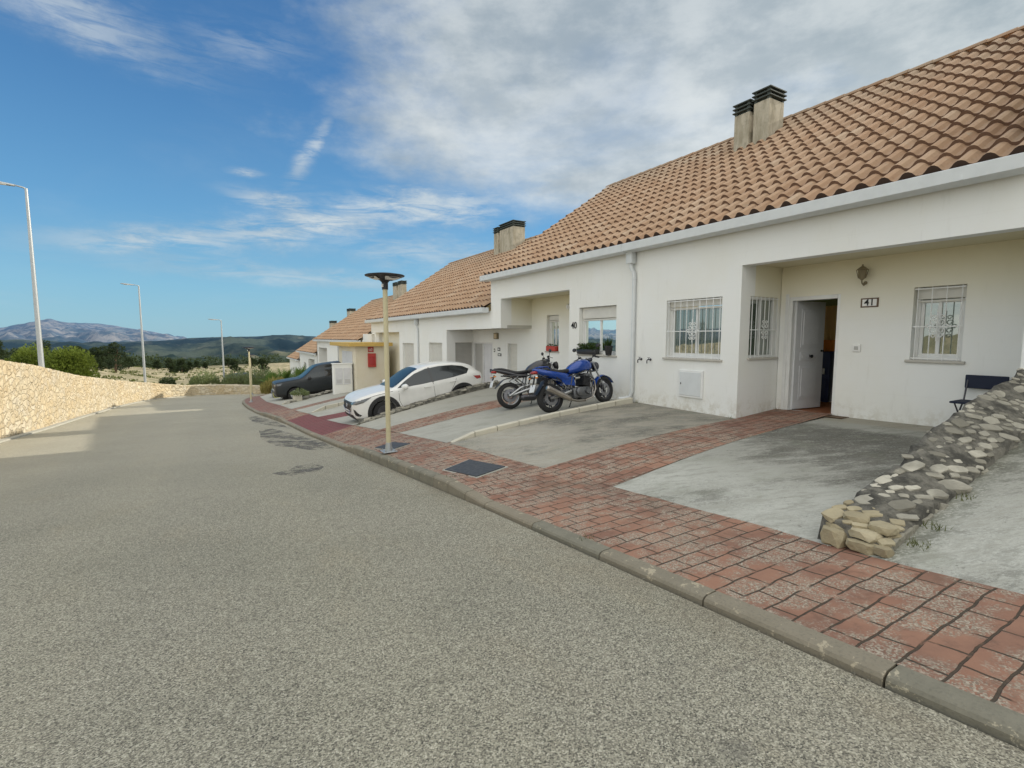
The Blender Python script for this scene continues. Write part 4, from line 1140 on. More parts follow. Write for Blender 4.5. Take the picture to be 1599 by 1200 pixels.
# ---- houses 39 and 38
zg2 = 2.65
h = thing('terraced_house', 'white terraced house behind the white car, grey shutter beside its white door', 'house', (8.1, 18.5, -.85), group='terraced houses down the street')
mb = MB()
panel(mb, XF, XF+T1, 18.8, 22.1, -2.4, 2.39, [(19.28, 20.75, -.6, 1.27)])
panel(mb, XF, XF+T1, 15.04, 18.8, 1.79, 2.39)
panel(mb, XR, XR+T2, 14.36, 18.9, -2.4, 2.38, [(15.28, 15.96, .02, 1.27), (17.1, 18.75, -.78, 1.3)])
mb.box(8.42, 9.29, 18.8, 19.0, 1.29, 2.38); mb.box(XF+T1, 8.42, 18.8, 19.0, -2, 2.38); mb.box(8.42, 8.48, 18.8, 19.0, -2, 1.29)
mb.build('wall', 'white_render', h)
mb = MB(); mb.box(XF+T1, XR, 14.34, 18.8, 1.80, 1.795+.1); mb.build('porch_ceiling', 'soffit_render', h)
window_y(h, 18.8, 8.48, 9.28, -.72, 1.28, closed='shutter_grey')
window_x(h, XF, 19.28, 20.75, -.6, 1.27, closed='shutter_pvc')
window_x(h, XR, 15.28, 15.96, .02, 1.27, closed='shutter_pvc')
mb = MB()
for (a, b, c, d) in ((17.1, 17.16, -.78, 1.3), (17.9, 17.96, -.78, 1.3), (18.69, 18.75, -.78, 1.3), (17.16, 18.69, 1.24, 1.3)): mb.bbox(XR, XR+.1, a, b, c, d, .005)
fr = mb.build('door_frame', 'white_pvc', h)
mb = MB(); mb.bbox(XR+.05, XR+.09, 17.16, 17.9, -.77, 1.24, .004)
for (c, d) in ((-.6, .1), (.3, 1.1)): mb.bbox(XR+.035, XR+.055, 17.28, 17.78, c, d, .01)
dd = mb.build('door', 'door_white', h); mb = MB(); mb.bbox(XR-.01, XR+.05, 17.22, 17.34, .12, .26, .01); mb.build('handle', 'black_plastic', dd)
mb = MB(); mb.bbox(XR+.05, XR+.09, 17.96, 18.69, -.77, 1.24, .004); mb.build('side_panel', 'shutter_grey', h)
mb = MB(); mb.bbox(XR-.08, XR, 16.62, 16.9, 1.43, 1.66, .01); pl = mb.build('porch_light', 'brass', h)
mb = MB(); mb.bbox(XR-.085, XR-.08, 16.66, 16.86, 1.46, 1.62, .01); mb.build('lamp_glass', 'cream_cloth', pl)
for (y, z, a, b) in ((16.95, 1.0, .09, .13), (16.6, 1.05, .19, .12), (16.55, .84, .26, .10)):
    mb = MB(); mb.bbox(XR-.015, XR, y-a/2, y+a/2, z-b/2, z+b/2, .003); pl = mb.build('house_plate', 'black_ink', h)
    mb = MB(); mb.box(XR-.018, XR-.015, y-a*.32, y+a*.32, z-b*.22, z+b*.22); mb.build('plate_face', 'white_sign', pl)
tiles('roof', h, 15.03, 22.1, zg2, detail=6)
gutter(h, 15.04, 22.09, 2.50)
chimney(h, [(12.3, 12.95, 20.6, 21.9, 6.98), (12.25, 12.7, 21.98, 22.4, 6.9)], zg2+(12.3-8.09)*.675)
downpipe(h, 22.05, 2.5, -.85)

h = thing('terraced_house', 'white terraced house with a brown roof right beside the yellow roofed kiosk', 'house', (8.1, 26, -1.1), group='terraced houses down the street')
mb = MB()
panel(mb, XF, XF+T1, 22.1, 24.8, -2.4, 2.39, [(22.68, 24.3, -.7, 1.22)])
panel(mb, XF, XF+T1, 24.8, 30.0, 1.765, 2.39)

mb.box(XF+T1, XR+.3, 24.6, 24.798, -2, 2.38)
panel(mb, XF+T1+.002, XR+T2, 29.3, 29.98, -2.4, 2.36)
gable(mb, 29.8, 29.97, -.5, zg2, XR+.1, 13.15); mb.box(XF+.01, XF+.2, 29.985, 31.99, -2.4, 1.7)
mb.build('wall', 'white_render', h)
window_x(h, XF, 22.68, 24.3, -.7, 1.22, closed='shutter_pvc')
mb = MB(); panel(mb, XF+.45, XF+.6, 24.802, 29.3, -2.4, 2.36); mb.build('porch_wall', 'sunlit_render', h)  # paler render stands in for sunlight on this wall
tiles('roof', h, 22.1, 30.03, zg2, detail=5)
gutter(h, 22.11, 30.15, 2.50)

# ---- far pairs
def far_house(label, y0, y1, zg, feats, chim=None, det=4):
    h = thing('terraced_house', label, 'house', (8.1, (y0+y1)/2, zg-4.6), group='terraced houses down the street')
    mb = MB(); zt = zg-.26; holes = []
    holes = [(a, b, zg-3.6, c) for (k, a, b, c) in feats if k == 'porch']
    wins = [(a, b, c-1.4, c) for (k, a, b, c) in feats if k == 'win']
    panel(mb, XF, XF+T1, y0, y1, zg-7, zt, [(a, b, zg-6.9, d) for (a, b, c, d) in holes]+wins)
    panel(mb, XR, XR+T2, y0+.01, y1-.01, zg-7, zt-.02)
    for (a, b, c, d) in holes: mb.box(XF+T1, XR, b, b+.15, zg-7, zt-.03); mb.box(XF+T1, XR, a-.15, a, zg-7, zt-.03)
    mb.box(XF+T1, 13, y1-.2, y1-.01, zg-7, zt-.05); gable(mb, y1-.15, y1-.005, zg-6, zg, XF, 13.15)
    if y0 == 32.2: gable(mb, 32.0, 32.19, zg-6, zg, XF+.002, 13.15)
    mb.build('wall', 'white_render', h)
    for (a, b, c, d) in wins: window_x(h, XF, a, b, c, d, closed='shutter_grey', sill=False)
    for (a, b, c, d) in holes:
        mb = MB(); mb.box(XR-.08, XR-.01, a+1.0, a+1.9, zg-4.4, d-.5); mb.build('door', 'door_white', h)
    tiles('roof', h, y0, y1+.04, zg, detail=det)
    gutter(h, y0+.02, y1+.12, zg-.15)
    if chim: chimney(h, chim, zg+(chim[0][0]-8.09)*.7)
    return h
far_house('white terraced house with a broad roof directly above the dark pickup', 32.2, 39.5, 1.46, [('porch', 34.0, 38.0, .62), ('win', 32.5, 33.6, .1)], [(12.3, 12.9, 38.2, 39.0, 5.75), (12.3, 12.7, 36.9, 37.7, 5.75)])
far_house('white terraced house with a beige porch recess left of the pickup roof', 39.55, 48.4, 1.46, [('porch', 43.8, 47.6, .60)])
far_house('narrow far white terraced house, fifth roof step down the street', 48.46, 59.5, .2, [('porch', 50.0, 53.5, -.6), ('win', 55.0, 56.5, -1.1)], [(12.3, 12.9, 53.6, 54.9, 4.5)])
far_house('last and smallest white terraced house at the bottom of the street', 59.56, 68, -.8, [('win', 61.0, 62.4, -2.1), ('win', 64, 65.5, -2.1)], [(12.3, 12.9, 63, 64.4, 3.5)])
# ---- house 42, whose raised end wall shows at the right edge
h = thing('terraced_house', 'higher white terraced house whose end wall just shows at the right edge', 'house', (8.1, -4, .75), group='terraced houses down the street')
mb = MB(); panel(mb, XF, XF+T1, -12, 1.79, -.2, 4.42); mb.box(XF+.001, XF+T1, 1.79, 2.13, 3.60, 4.42); gable(mb, 2.0, 2.14, 3.62, 4.72, XF+.5, 13.15); mb.build('wall', 'white_render', h)
tiles('roof', h, -12, 2.10, 4.72, detail=3)
gutter(h, -12, 2.1, 4.57)

# ------------------------------------------------------------------ window sill plants (things)
def pot_plant(name, label, cat, c, r, hgt, mt, leaves, lm, blade=False, box=None, n=60, seed=0):
    rr = random.Random(seed); t = thing(name, label, cat, c); mb = MB()
    if box: mb.bbox(c[0]-r, c[0]+r, c[1]-box/2, c[1]+box/2, c[2], c[2]+hgt, .015)
    else: mb.lathe([(0, 0), (r*.7, 0), (r*.95, hgt*.9), (r*1.03, hgt*.9), (r*1.03, hgt), (r*.9, hgt), (r*.85, hgt*.85), (0, hgt*.85)], 'z', c, 18)
    mb.build('pot', mt, t, smooth=not box, auto=True)
    mb = MB()
    for k in range(n):
        if blade:
            a = rr.uniform(0, 6.283); l = leaves*rr.uniform(.6, 1.1); sp = rr.uniform(.1, .75); pts = []
            base = Vector((c[0]+rr.uniform(-.3, .3)*r, c[1]+rr.uniform(-.3, .3)*r, c[2]+hgt*.8)); d = Vector((math.cos(a)*sp, math.sin(a)*sp, 1)).normalized(); s = Vector((-math.sin(a), math.cos(a), 0))*.016
            p1 = base+d*l*.5; p2 = base+d*l+Vector((0, 0, -.08*l*sp)); rn = rr.random()
            mb.F([mb.V(base-s), mb.V(base+s), mb.V(p1+s*.8), mb.V(p1-s*.8)], 0, rn); mb.F([mb.V(p1-s*.8), mb.V(p1+s*.8), mb.V(p2)], 0, rn)
        else:
            y = c[1]+(rr.uniform(-.5, .5)*box if box else rr.uniform(-1, 1)*r); x = c[0]+rr.uniform(-1, 1)*r*1.1
            mb.leaf(Vector((x, y, c[2]+hgt+rr.uniform(-.04, 1)*leaves)), Vector((rr.uniform(-1, 1), rr.uniform(-1, 1), rr.uniform(-.3, 1))), .022, .06, 0, rr.random())
    mb.build('leaves', lm, t)
    return t
pot_plant('window_box', 'long dark box of bushy plants on the window sill next to number 40', 'plant', (8.07, 9.86, 1.08), .075, .12, 'black_plastic', .14, 'dark_leaves', box=.72, n=320, seed=2)
pot_plant('potted_aloe', 'spiky aloe in a dark pot on the window sill above the motorcycle mirrors', 'plant', (8.04, 9.06, 1.08), .10, .22, 'black_plastic', .3, 'dark_leaves', blade=True, n=34, seed=3)
pot_plant('red_planter', 'small red planter box on the sill of the narrow porch window', 'plant', (9.27, 13.1, 1.06), .08, .16, 'red_plastic', .05, 'dark_leaves', box=.5, n=30, seed=4)

# ------------------------------------------------------------------ vehicles
def catm(P, n, closed=False):
    """resample a control polygon with centripetal-ish Catmull-Rom"""
    out = []; m = len(P); seg = m if closed else m-1
    for i in range(n if closed else n+1):
        f = i/n*seg; k = min(int(f), seg-1); t = f-k
        g = (lambda j: P[j % m]) if closed else (lambda j: P[max(0, min(m-1, j))])
        a, b, c, d = g(k-1), g(k), g(k+1), g(k+2)
        out.append(tuple(.5*((2*b[q])+(-a[q]+c[q])*t+(2*a[q]-5*b[q]+4*c[q]-d[q])*t*t+(-a[q]+3*b[q]-3*c[q]+d[q])*t**3) for q in range(len(b))))
    return out
def decal(mb, bvh, poly, orig, dr, off, res=.07, mi=0):
    pts = []; n = len(poly)
    for i in range(n):
        a, b = poly[i], poly[(i+1) % n]; L = math.hypot(b[0]-a[0], b[1]-a[1]); k = max(1, int(L/res))
        for j in range(k): pts.append(Vector((a[0]+(b[0]-a[0])*j/k, a[1]+(b[1]-a[1])*j/k)))
    nb = len(pts); x0 = min(p[0] for p in pts); x1 = max(p[0] for p in pts); y0 = min(p[1] for p in pts); y1 = max(p[1] for p in pts)
    def inside(x, y):
        c = False; j = nb-1
        for i in range(nb):
            if (pts[i].y > y) != (pts[j].y > y) and x < (pts[j].x-pts[i].x)*(y-pts[i].y)/(pts[j].y-pts[i].y)+pts[i].x: c = not c
            j = i
        return c
    ext = list(pts); x = x0+res/2
    while x < x1:
        y = y0+res/2
        while y < y1:
            if inside(x, y) and min((Vector((x, y))-p).length for p in pts) > res*.45: ext.append(Vector((x, y)))
            y += res
        x += res
    vs, es, fs, *_ = delaunay_2d_cdt(ext, [(i, (i+1) % nb) for i in range(nb)], [], 1, 1e-6)
    ids = []
    for v in vs:
        o = Vector(orig(v.x, v.y)); hit = bvh.ray_cast(o, Vector(dr))
        ids.append(mb.V(hit[0]-Vector(dr).normalized()*off) if hit[0] else None)
    for f in fs:
        c = sum((vs[i] for i in f), Vector((0, 0)))/len(f)
        if all(ids[i] is not None for i in f) and inside(c.x, c.y): mb.F([ids[i] for i in f], mi)

def wheel_parts(parent, x, y, z, r, w, side, rimmat='disc_grey', spokes=5):
    """a car wheel with axle along y; side=+1 outer face towards +y"""
    mb = MB(); pr = [(r*.66, -w/2), (r*.93, -w/2), (r*.985, -w*.36), (r, -w*.2), (r, w*.2), (r*.985, w*.36), (r*.93, w/2), (r*.66, w/2)]
    mb.lathe([(a, b) for a, b in pr], 'y', (x, y, z), 36, closed=True); ty = mb.build('wheel', 'rubber', parent, smooth=True, auto=True, world=False)
    mb = MB(); f = side*w*.5
    mb.lathe([(r*.67, f*.98), (r*.63, f*.9), (r*.6, f*.3), (0, f*.25)], 'y', (x, y, z), 32)
    for k in range(spokes):
        for d in (-.13, .13):
            a = 2*math.pi*k/spokes+d; b2 = 2*math.pi*k/spokes+d*1.6
            p0 = Vector((x+.05*math.cos(a), y+f*.72, z+.05*math.sin(a))); p1 = Vector((x+r*.64*math.cos(b2), y+f*.9, z+r*.64*math.sin(b2)))
            mb.tube([p0, p1], [.028, .018], 6)
    mb.lathe([(0, f*.85), (.05, f*.8), (.06, f*.5)], 'y', (x, y, z), 14)
    mb.build('rim', rimmat, ty, smooth=True, auto=True, world=False)

def car(name, label, loc, rot, sp, group=None):
    t = thing(name, label, sp.get('cat', 'car'), loc, rot, group)
    st = catm(sp['st'], 56)
    mb = MB(); rings = []
    for (x, zb, zk, zt, w, wt) in st:
        half = [(0, zb), (w*.75, zb), (w*.95, zb+.05), (w*.995, zb+(zk-zb)*.35), (w*.985, zb+(zk-zb)*.7), (w*.955, zk), (wt+(w*.94-wt)*.45, zk+(zt-zk)*.45), (wt+.012, zt-.075*min(1, (zt-zk)*4)), (wt*.86, zt-.022), (wt*.45, zt-.004), (0, zt)]
        ring = half+[(-a, b) for a, b in half[-2:0:-1]]
        rr = catm(ring, 60, True); rings.append([mb.V((x, a, b)) for a, b in rr])
    for A, Bq in zip(rings, rings[1:]):
        for k in range(60): mb.F([A[k], A[(k+1) % 60], Bq[(k+1) % 60], Bq[k]])
    mb.F(rings[0][::-1]); mb.F(rings[-1])
    body = mb.build('body', sp['paint'], t, smooth=True, world=False)
    r = sp['r']; cut = MB(); ax = sp['axles']
    for xx in ax: cut.lathe([(0, -1.2), (r*sp.get('arch', 1.19), -1.2), (r*sp.get('arch', 1.19), -.52), (r*.2, -.52), (r*.2, .52), (r*sp.get('arch', 1.19), .52), (r*sp.get('arch', 1.19), 1.2), (0, 1.2)], 'y', (xx, 0, r), 40)
    co = cut.build('cut', 'black_plastic', None, world=False)
    md = body.modifiers.new('b', 'BOOLEAN'); md.object = co; md.operation = 'DIFFERENCE'; md.solver = 'EXACT'
    t_l, t_r = t.location.copy(), t.rotation_euler.copy(); t.location = (0, 0, 0); t.rotation_euler = (0, 0, 0)
    bvh_raw = BVHTree.FromPolygons([v.co for v in body.data.vertices], [p.vertices[:] for p in body.data.polygons])
    bpy.context.view_layer.update(); dg = bpy.context.evaluated_depsgraph_get()
    me = bpy.data.meshes.new_from_object(body.evaluated_get(dg)); body.modifiers.clear(); body.data = me
    me.polygons.foreach_set('use_smooth', [True]*len(me.polygons))
    try: me.set_sharp_from_angle(angle=R(42))
    except Exception: pass
    t.location = t_l; t.rotation_euler = t_r
    bpy.data.objects.remove(co)
    # dark underbody and wheel wells
    mb = MB(); L0, L1 = sp['st'][-1][0], sp['st'][0][0]
    mb.box(L0+.35, L1-.35, -.50, .50, .16, .62); mb.build('underbody', 'black_plastic', t, world=False)
    side = lambda s: ((lambda u, v: (u, s*1.6, v)), (0, -s, 0))
    for s in (1, -1):
        o, d = side(s)
        mb = MB(); decal(mb, bvh_raw, sp['dlo'], o, d, .006); g = mb.build('side_window', 'car_glass', t, world=False, smooth=True)
        for (a, b) in sp['pillars']:
            mb = MB(); decal(mb, bvh_raw, [(a[0]-.025, a[1]), (a[0]+.025, a[1]), (b[0]+.025, b[1]), (b[0]-.025, b[1])], o, d, .011)
            mb.build('pillar', 'black_gloss', g, world=False)
        mb = MB()
        for xx in ax:
            R0, R1_ = r*sp.get('arch', 1.19)-.002, r*sp.get('arch', 1.19)+sp.get('clad', .07); A0, A1 = -.25, math.pi+.25
            pol = [(xx+R1_*math.cos(A0+(A1-A0)*q/20), r+R1_*math.sin(A0+(A1-A0)*q/20)) for q in range(21)]+[(xx+R0*math.cos(A1-(A1-A0)*q/20), r+R0*math.sin(A1-(A1-A0)*q/20)) for q in range(21)]
            decal(mb, bvh_raw, pol, o, d, .008, .05)
        xa, xb = ax[1]+r*1.19, ax[0]-r*1.19
        if sp.get('clad'): decal(mb, bvh_raw, [(xa, .235), (xb, .235), (xb, .36), (xa, .34)], o, d, .008)
        mb.build('wheel_arch_trim', sp.get('trim', 'black_plastic'), t, world=False)
        mb = MB()
        for line in sp['seams']:
            for p, q in zip(line, line[1:]):
                dx, dz = q[0]-p[0], q[1]-p[1]; L = math.hypot(dx, dz); nx_, nz_ = -dz/L*.005, dx/L*.005
                decal(mb, bvh_raw, [(p[0]-nx_, p[1]-nz_), (q[0]-nx_, q[1]-nz_), (q[0]+nx_, q[1]+nz_), (p[0]+nx_, p[1]+nz_)], o, d, .0025, .1)
        mb.build('door_gap', 'black_plastic', t, world=False)
        for (hx, hz) in sp['handles']:
            hit = bvh_raw.ray_cast(Vector((hx, s*1.6, hz)), Vector((0, -s, 0)))[0]
            if hit:
                mb = MB(); mb.tube([(hx-.10, hit.y, hz), (hx-.085, hit.y+s*.035, hz), (hx+.085, hit.y+s*.035, hz+.005), (hx+.10, hit.y, hz)], .014, 8); mb.build('door_handle', sp['paint'], t, world=False, smooth=True)
        mx_, mz_ = sp['mirror']; hit = bvh_raw.ray_cast(Vector((mx_, s*1.6, mz_)), Vector((0, -s, 0)))[0]
        yy = abs(hit.y) if hit else .8
        mb = MB(); mb.tube([(mx_, s*(yy-.02), mz_-.02), (mx_, s*(yy+.1), mz_+.03)], .03, 8)
        mb.loft([(mx_-.07, s*(yy+.17), mz_+.08, .09, .055), (mx_-.03, s*(yy+.17), mz_+.08, .12, .085), (mx_+.04, s*(yy+.165), mz_+.08, .115, .08), (mx_+.09, s*(yy+.15), mz_+.08, .07, .045)], 14, p=2.6)
        mb.build('mirror', sp.get('mirrormat', sp['paint']), t, world=False, smooth=True, auto=True)
        mb = MB()
        for p in sp['headlamp']: decal(mb, bvh_raw, [(s*a, b) for a, b in p], lambda u, v: (sp['st'][0][0]+1, u, v), (-1, 0, 0), .008, .05)
        hl = mb.build('headlight', 'headlight', t, world=False, smooth=True)
        mb = MB(); decal(mb, bvh_raw, sp['taillamp'], o, d, .008, .05); mb.build('tail_light', 'tail_red', t, world=False, smooth=True)
        if sp.get('lip'):
            mb = MB(); decal(mb, bvh_raw, sp['lip'], o, d, .009, .05); mb.build('bumper_lip', 'black_plastic', t, world=False)
            mb = MB(); decal(mb, bvh_raw, sp['sidelamp'], o, d, .009, .04); mb.build('headlight_wing', 'headlight', t, world=False, smooth=True)
        if sp.get('fog'):
            mb = MB(); decal(mb, bvh_raw, [(s*a, b) for a, b in sp['fog']], lambda u, v: (sp['st'][0][0]+1, u, v), (-1, 0, 0), .007, .05); mb.build('fog_light', 'black_plastic', t, world=False)
    fr = lambda u, v: (sp['st'][0][0]+1, u, v)
    mb = MB(); decal(mb, bvh_raw, sp['grille'], fr, (-1, 0, 0), .008, .05); gr = mb.build('grille', 'black_plastic', t, world=False)
    mb = MB()
    gp = sp['grille']; zlo = min(p[1] for p in gp); zhi = max(p[1] for p in gp); gw = max(p[0] for p in gp)
    z = zlo+.05
    while z < zhi-.03: decal(mb, bvh_raw, [(-gw*.86, z), (gw*.86, z), (gw*.86, z+.008), (-gw*.86, z+.008)], fr, (-1, 0, 0), .013, .1); z += .045
    mb.build('grille_slat', 'dark_steel', gr, world=False)
    if sp.get('emblem'):
        mb = MB(); cz = sp['emblem']
        def pj(u, v):
            h = bvh_raw.ray_cast(Vector(fr(u, v)), Vector((-1, 0, 0)))[0]; return (h.x+.018) if h else 2.1
        mb.tube([(pj(.0, cz), .085*math.cos(q*.4488), cz+.062*math.sin(q*.4488)) for q in range(15)], .008, 6)
        mb.tube([(pj(0, cz), -.07, cz+.03), (pj(0, cz), -.03, cz+.01), (pj(0, cz), 0, cz-.03), (pj(0, cz), .03, cz+.01), (pj(0, cz), .07, cz+.03)], .007, 6)
        mb.build('emblem', 'chrome', gr, world=False, smooth=True)
        mb = MB(); lo = [(-gw*.93, zlo+(zhi-zlo)*.45), (-gw*.6, zlo+.01), (0, zlo-.01), (gw*.6, zlo+.01), (gw*.93, zlo+(zhi-zlo)*.45)]
        mb.tube([(pj(a, b)-.005, a, b) for a, b in lo], .012, 6); mb.build('grille_bar', 'chrome', gr, world=False, smooth=True)
    mb = MB(); decal(mb, bvh_raw, sp['intake'], fr, (-1, 0, 0), .007, .06); mb.build('bumper_intake', 'black_plastic', t, world=False)
    pzc = sp['plate']; xx = bvh_raw.ray_cast(Vector(fr(0, pzc)), Vector((-1, 0, 0)))[0].x
    mb = MB(); mb.bbox(xx+.004, xx+.022, -.26, .26, pzc-.055, pzc+.055, .004); pl = mb.build('number_plate', 'plate_white', t, world=False)
    mb = MB(); mb.box(xx+.0225, xx+.024, .215, .255, pzc-.05, pzc+.05); mb.build('plate_band', 'plate_blue', pl, world=False)
    mb = MB()
    for k in range(7):
        y = .16-k*.055; mb.box(xx+.0225, xx+.0245, y-.018, y-.007, pzc-.034, pzc+.034); mb.box(xx+.0225, xx+.0245, y-.005, y+.012, pzc+.02*(k % 3-1), pzc+.02*(k % 3-1)+.012)
    mb.build('plate_characters', 'black_ink', pl, world=False)
    # windscreen: projected along its normal
    a, b, wl, wh = sp['screen']   # (x,z) bottom and top, half widths
    dv = Vector((b[0]-a[0], 0, b[1]-a[1])); Ls = dv.length; dv.normalize(); nrm = Vector((-dv.z, 0, dv.x)); nrm = nrm if nrm.z > 0 else -nrm
    mb = MB(); decal(mb, bvh_raw, [(-wl, 0), (-wl*.5, -.03), (wl*.5, -.03), (wl, 0), (wh, Ls), (wh*.5, Ls+.02), (-wh*.5, Ls+.02), (-wh, Ls)], lambda u, v: Vector((a[0], u, a[1]))+dv*v+nrm*.6, -nrm, .007, .09)
    ws_ = mb.build('windscreen', 'windscreen_glass', t, world=False, smooth=True)
    mb = MB()
    for s in (-.3, .28):
        p0 = Vector((a[0], s, a[1]))+dv*.02+nrm*.03; p1 = Vector((a[0], s-.42, a[1]))+dv*.10+nrm*.04; mb.tube([p0, p1], .007, 5)
    mb.build('wiper', 'black_plastic', ws_, world=False)
    for xx in ax:
        for s in (1, -1): wheel_parts(t, xx, s*(sp['track']), r, r, sp['tw'], s, sp.get('rim', 'dark_steel'), sp.get('spokes', 5))
    return t, bvh_raw

CX = dict(paint='car_white', r=.335, axles=(1.28, -1.29), track=.765, tw=.215, clad=.075, arch=1.17, rim='dark_steel', spokes=5,
  st=[(2.13, .38, .58, .63, .48, .38), (2.10, .26, .66, .73, .62, .50), (2.0, .2, .75, .84, .76, .62), (1.8, .18, .82, .91, .845, .70), (1.5, .18, .87, .965, .878, .74), (1.15, .18, .90, 1.0, .882, .76), (.85, .18, .925, 1.04, .883, .72), (.55, .18, .945, 1.20, .883, .665), (.2, .18, .96, 1.385, .883, .625), (-.15, .18, .97, 1.49, .883, .605), (-.6, .18, .985, 1.525, .883, .60), (-1.1, .18, 1.0, 1.50, .88, .59), (-1.5, .2, 1.02, 1.44, .868, .575), (-1.8, .22, 1.03, 1.33, .84, .56), (-1.98, .26, 1.02, 1.16, .80, .58), (-2.1, .32, .98, 1.05, .72, .58), (-2.14, .42, .86, .92, .60, .5)],
  dlo=[(.80, .975), (.52, 1.14), (.18, 1.315), (-.2, 1.415), (-.65, 1.44), (-1.1, 1.41), (-1.45, 1.335), (-1.66, 1.22), (-1.52, 1.10), (-1.0, 1.045), (0, .99)],
  pillars=[((-.33, .99), (-.30, 1.44)), ((.42, .98), (.42, 1.18))],
  seams=[[(.78, .9), (.80, .62), (.72, .40)], [(-.33, .97), (-.34, .4)], [(-1.12, 1.0), (-1.02, .82), (-.86, .6)], [(.95, .92), (1.5, .87), (1.9, .8)]],
  handles=[(-.12, .88), (-.98, .92)], mirror=(.62, .93),
  headlamp=[[(.40, .715), (.62, .77), (.80, .80), (.81, .74), (.70, .68), (.48, .665)]], taillamp=[(-1.72, .99), (-1.98, .97), (-2.02, .88), (-1.84, .87)],
  fog=[(.60, .55), (.68, .52), (.80, .36), (.76, .32), (.66, .38)], grille=[(-.50, .74), (.50, .74), (.47, .60), (.32, .44), (-.32, .44), (-.47, .60)], emblem=.62, lip=[(1.72, .17), (2.2, .17), (2.2, .30), (1.95, .27), (1.72, .25)], sidelamp=[(2.06, .74), (2.05, .67), (1.85, .72), (1.60, .84), (1.85, .815)],
  intake=[(-.55, .37), (.55, .37), (.72, .22), (-.72, .22)], plate=.43, screen=((.93, 1.03), (.02, 1.45), .66, .52))
CX['clad'] = .105; cy0 = 15.32
car('parked_car', 'white compact crossover parked nose to the street behind the lamp post', (5.55, cy0, -.90), (0, R(6.2), R(180)), CX)

CX['clad'] = .11
PK = dict(cat='pickup', paint='pickup_slate', r=.385, axles=(1.62, -1.45), track=.79, tw=.25, clad=.06, arch=1.2, rim='steel', spokes=6, trim='pickup_slate',
  st=[(2.6, .50, .98, 1.03, .66, .56), (2.57, .38, 1.04, 1.11, .82, .70), (2.44, .34, 1.08, 1.17, .90, .80), (2.1, .34, 1.10, 1.20, .93, .84), (1.6, .36, 1.12, 1.23, .94, .85), (1.2, .36, 1.13, 1.26, .94, .83), (.9, .36, 1.14, 1.42, .94, .76), (.5, .36, 1.15, 1.72, .94, .72), (.15, .36, 1.15, 1.86, .94, .71), (-.6, .36, 1.16, 1.90, .94, .71), (-1.2, .36, 1.16, 1.90, .94, .71), (-1.8, .38, 1.16, 1.88, .93, .71), (-2.35, .4, 1.16, 1.84, .92, .70), (-2.5, .42, 1.13, 1.45, .88, .68), (-2.58, .5, 1.05, 1.15, .8, .66)],
  dlo=[(1.02, 1.18), (.80, 1.38), (.45, 1.66), (.2, 1.76), (-.5, 1.79), (-1.4, 1.79), (-2.1, 1.74), (-2.15, 1.22), (-.5, 1.19)], pillars=[((-.12, 1.19), (-.10, 1.79)), ((-1.15, 1.2), (-1.15, 1.79))],
  seams=[[(.95, 1.08), (.95, .6), (.85, .45)], [(-.12, 1.13), (-.12, .45)], [(-1.2, 1.12), (-1.05, .6)]], handles=[(.05, 1.02), (-1.0, 1.04)], mirror=(.78, 1.13), mirrormat='black_plastic',
  headlamp=[[(.54, 1.06), (.86, 1.08), (.88, .95), (.56, .93)]], sidelamp=[(2.5, 1.07), (2.5, .95), (2.3, .98), (2.2, 1.09)], lip=[(2.0, .34), (2.6, .36), (2.6, .52), (2.3, .5)], taillamp=[(-2.3, 1.1), (-2.5, 1.1), (-2.5, .8), (-2.3, .8)], fog=[(.62, .62), (.76, .62), (.76, .52), (.62, .52)],
  grille=[(-.50, 1.04), (.50, 1.04), (.46, .80), (-.46, .80)], intake=[(-.6, .66), (.6, .66), (.55, .5), (-.55, .5)], plate=.7, screen=((1.22, 1.25), (.32, 1.80), .74, .62))
car('pickup_truck', 'dark slate pickup parked nose out beyond the white utility cabinet', (5.45, 30.9, -1.90), (0, R(5.5), R(180)), PK)
YC = dict(CX); YC['paint'] = 'car_yellow'; YC['cat'] = 'car'
car('parked_car', 'yellow green car whose nose peeks out behind the dark pickup', (5.2, 34.6, -2.35), (0, R(5), R(180)), YC)
DC = dict(CX); DC['paint'] = 'pickup_slate'
car('parked_car', 'distant dark car parked on the dirt behind the end wall', (3.1, 60.0, -3.75), (0, 0, R(10)), DC)

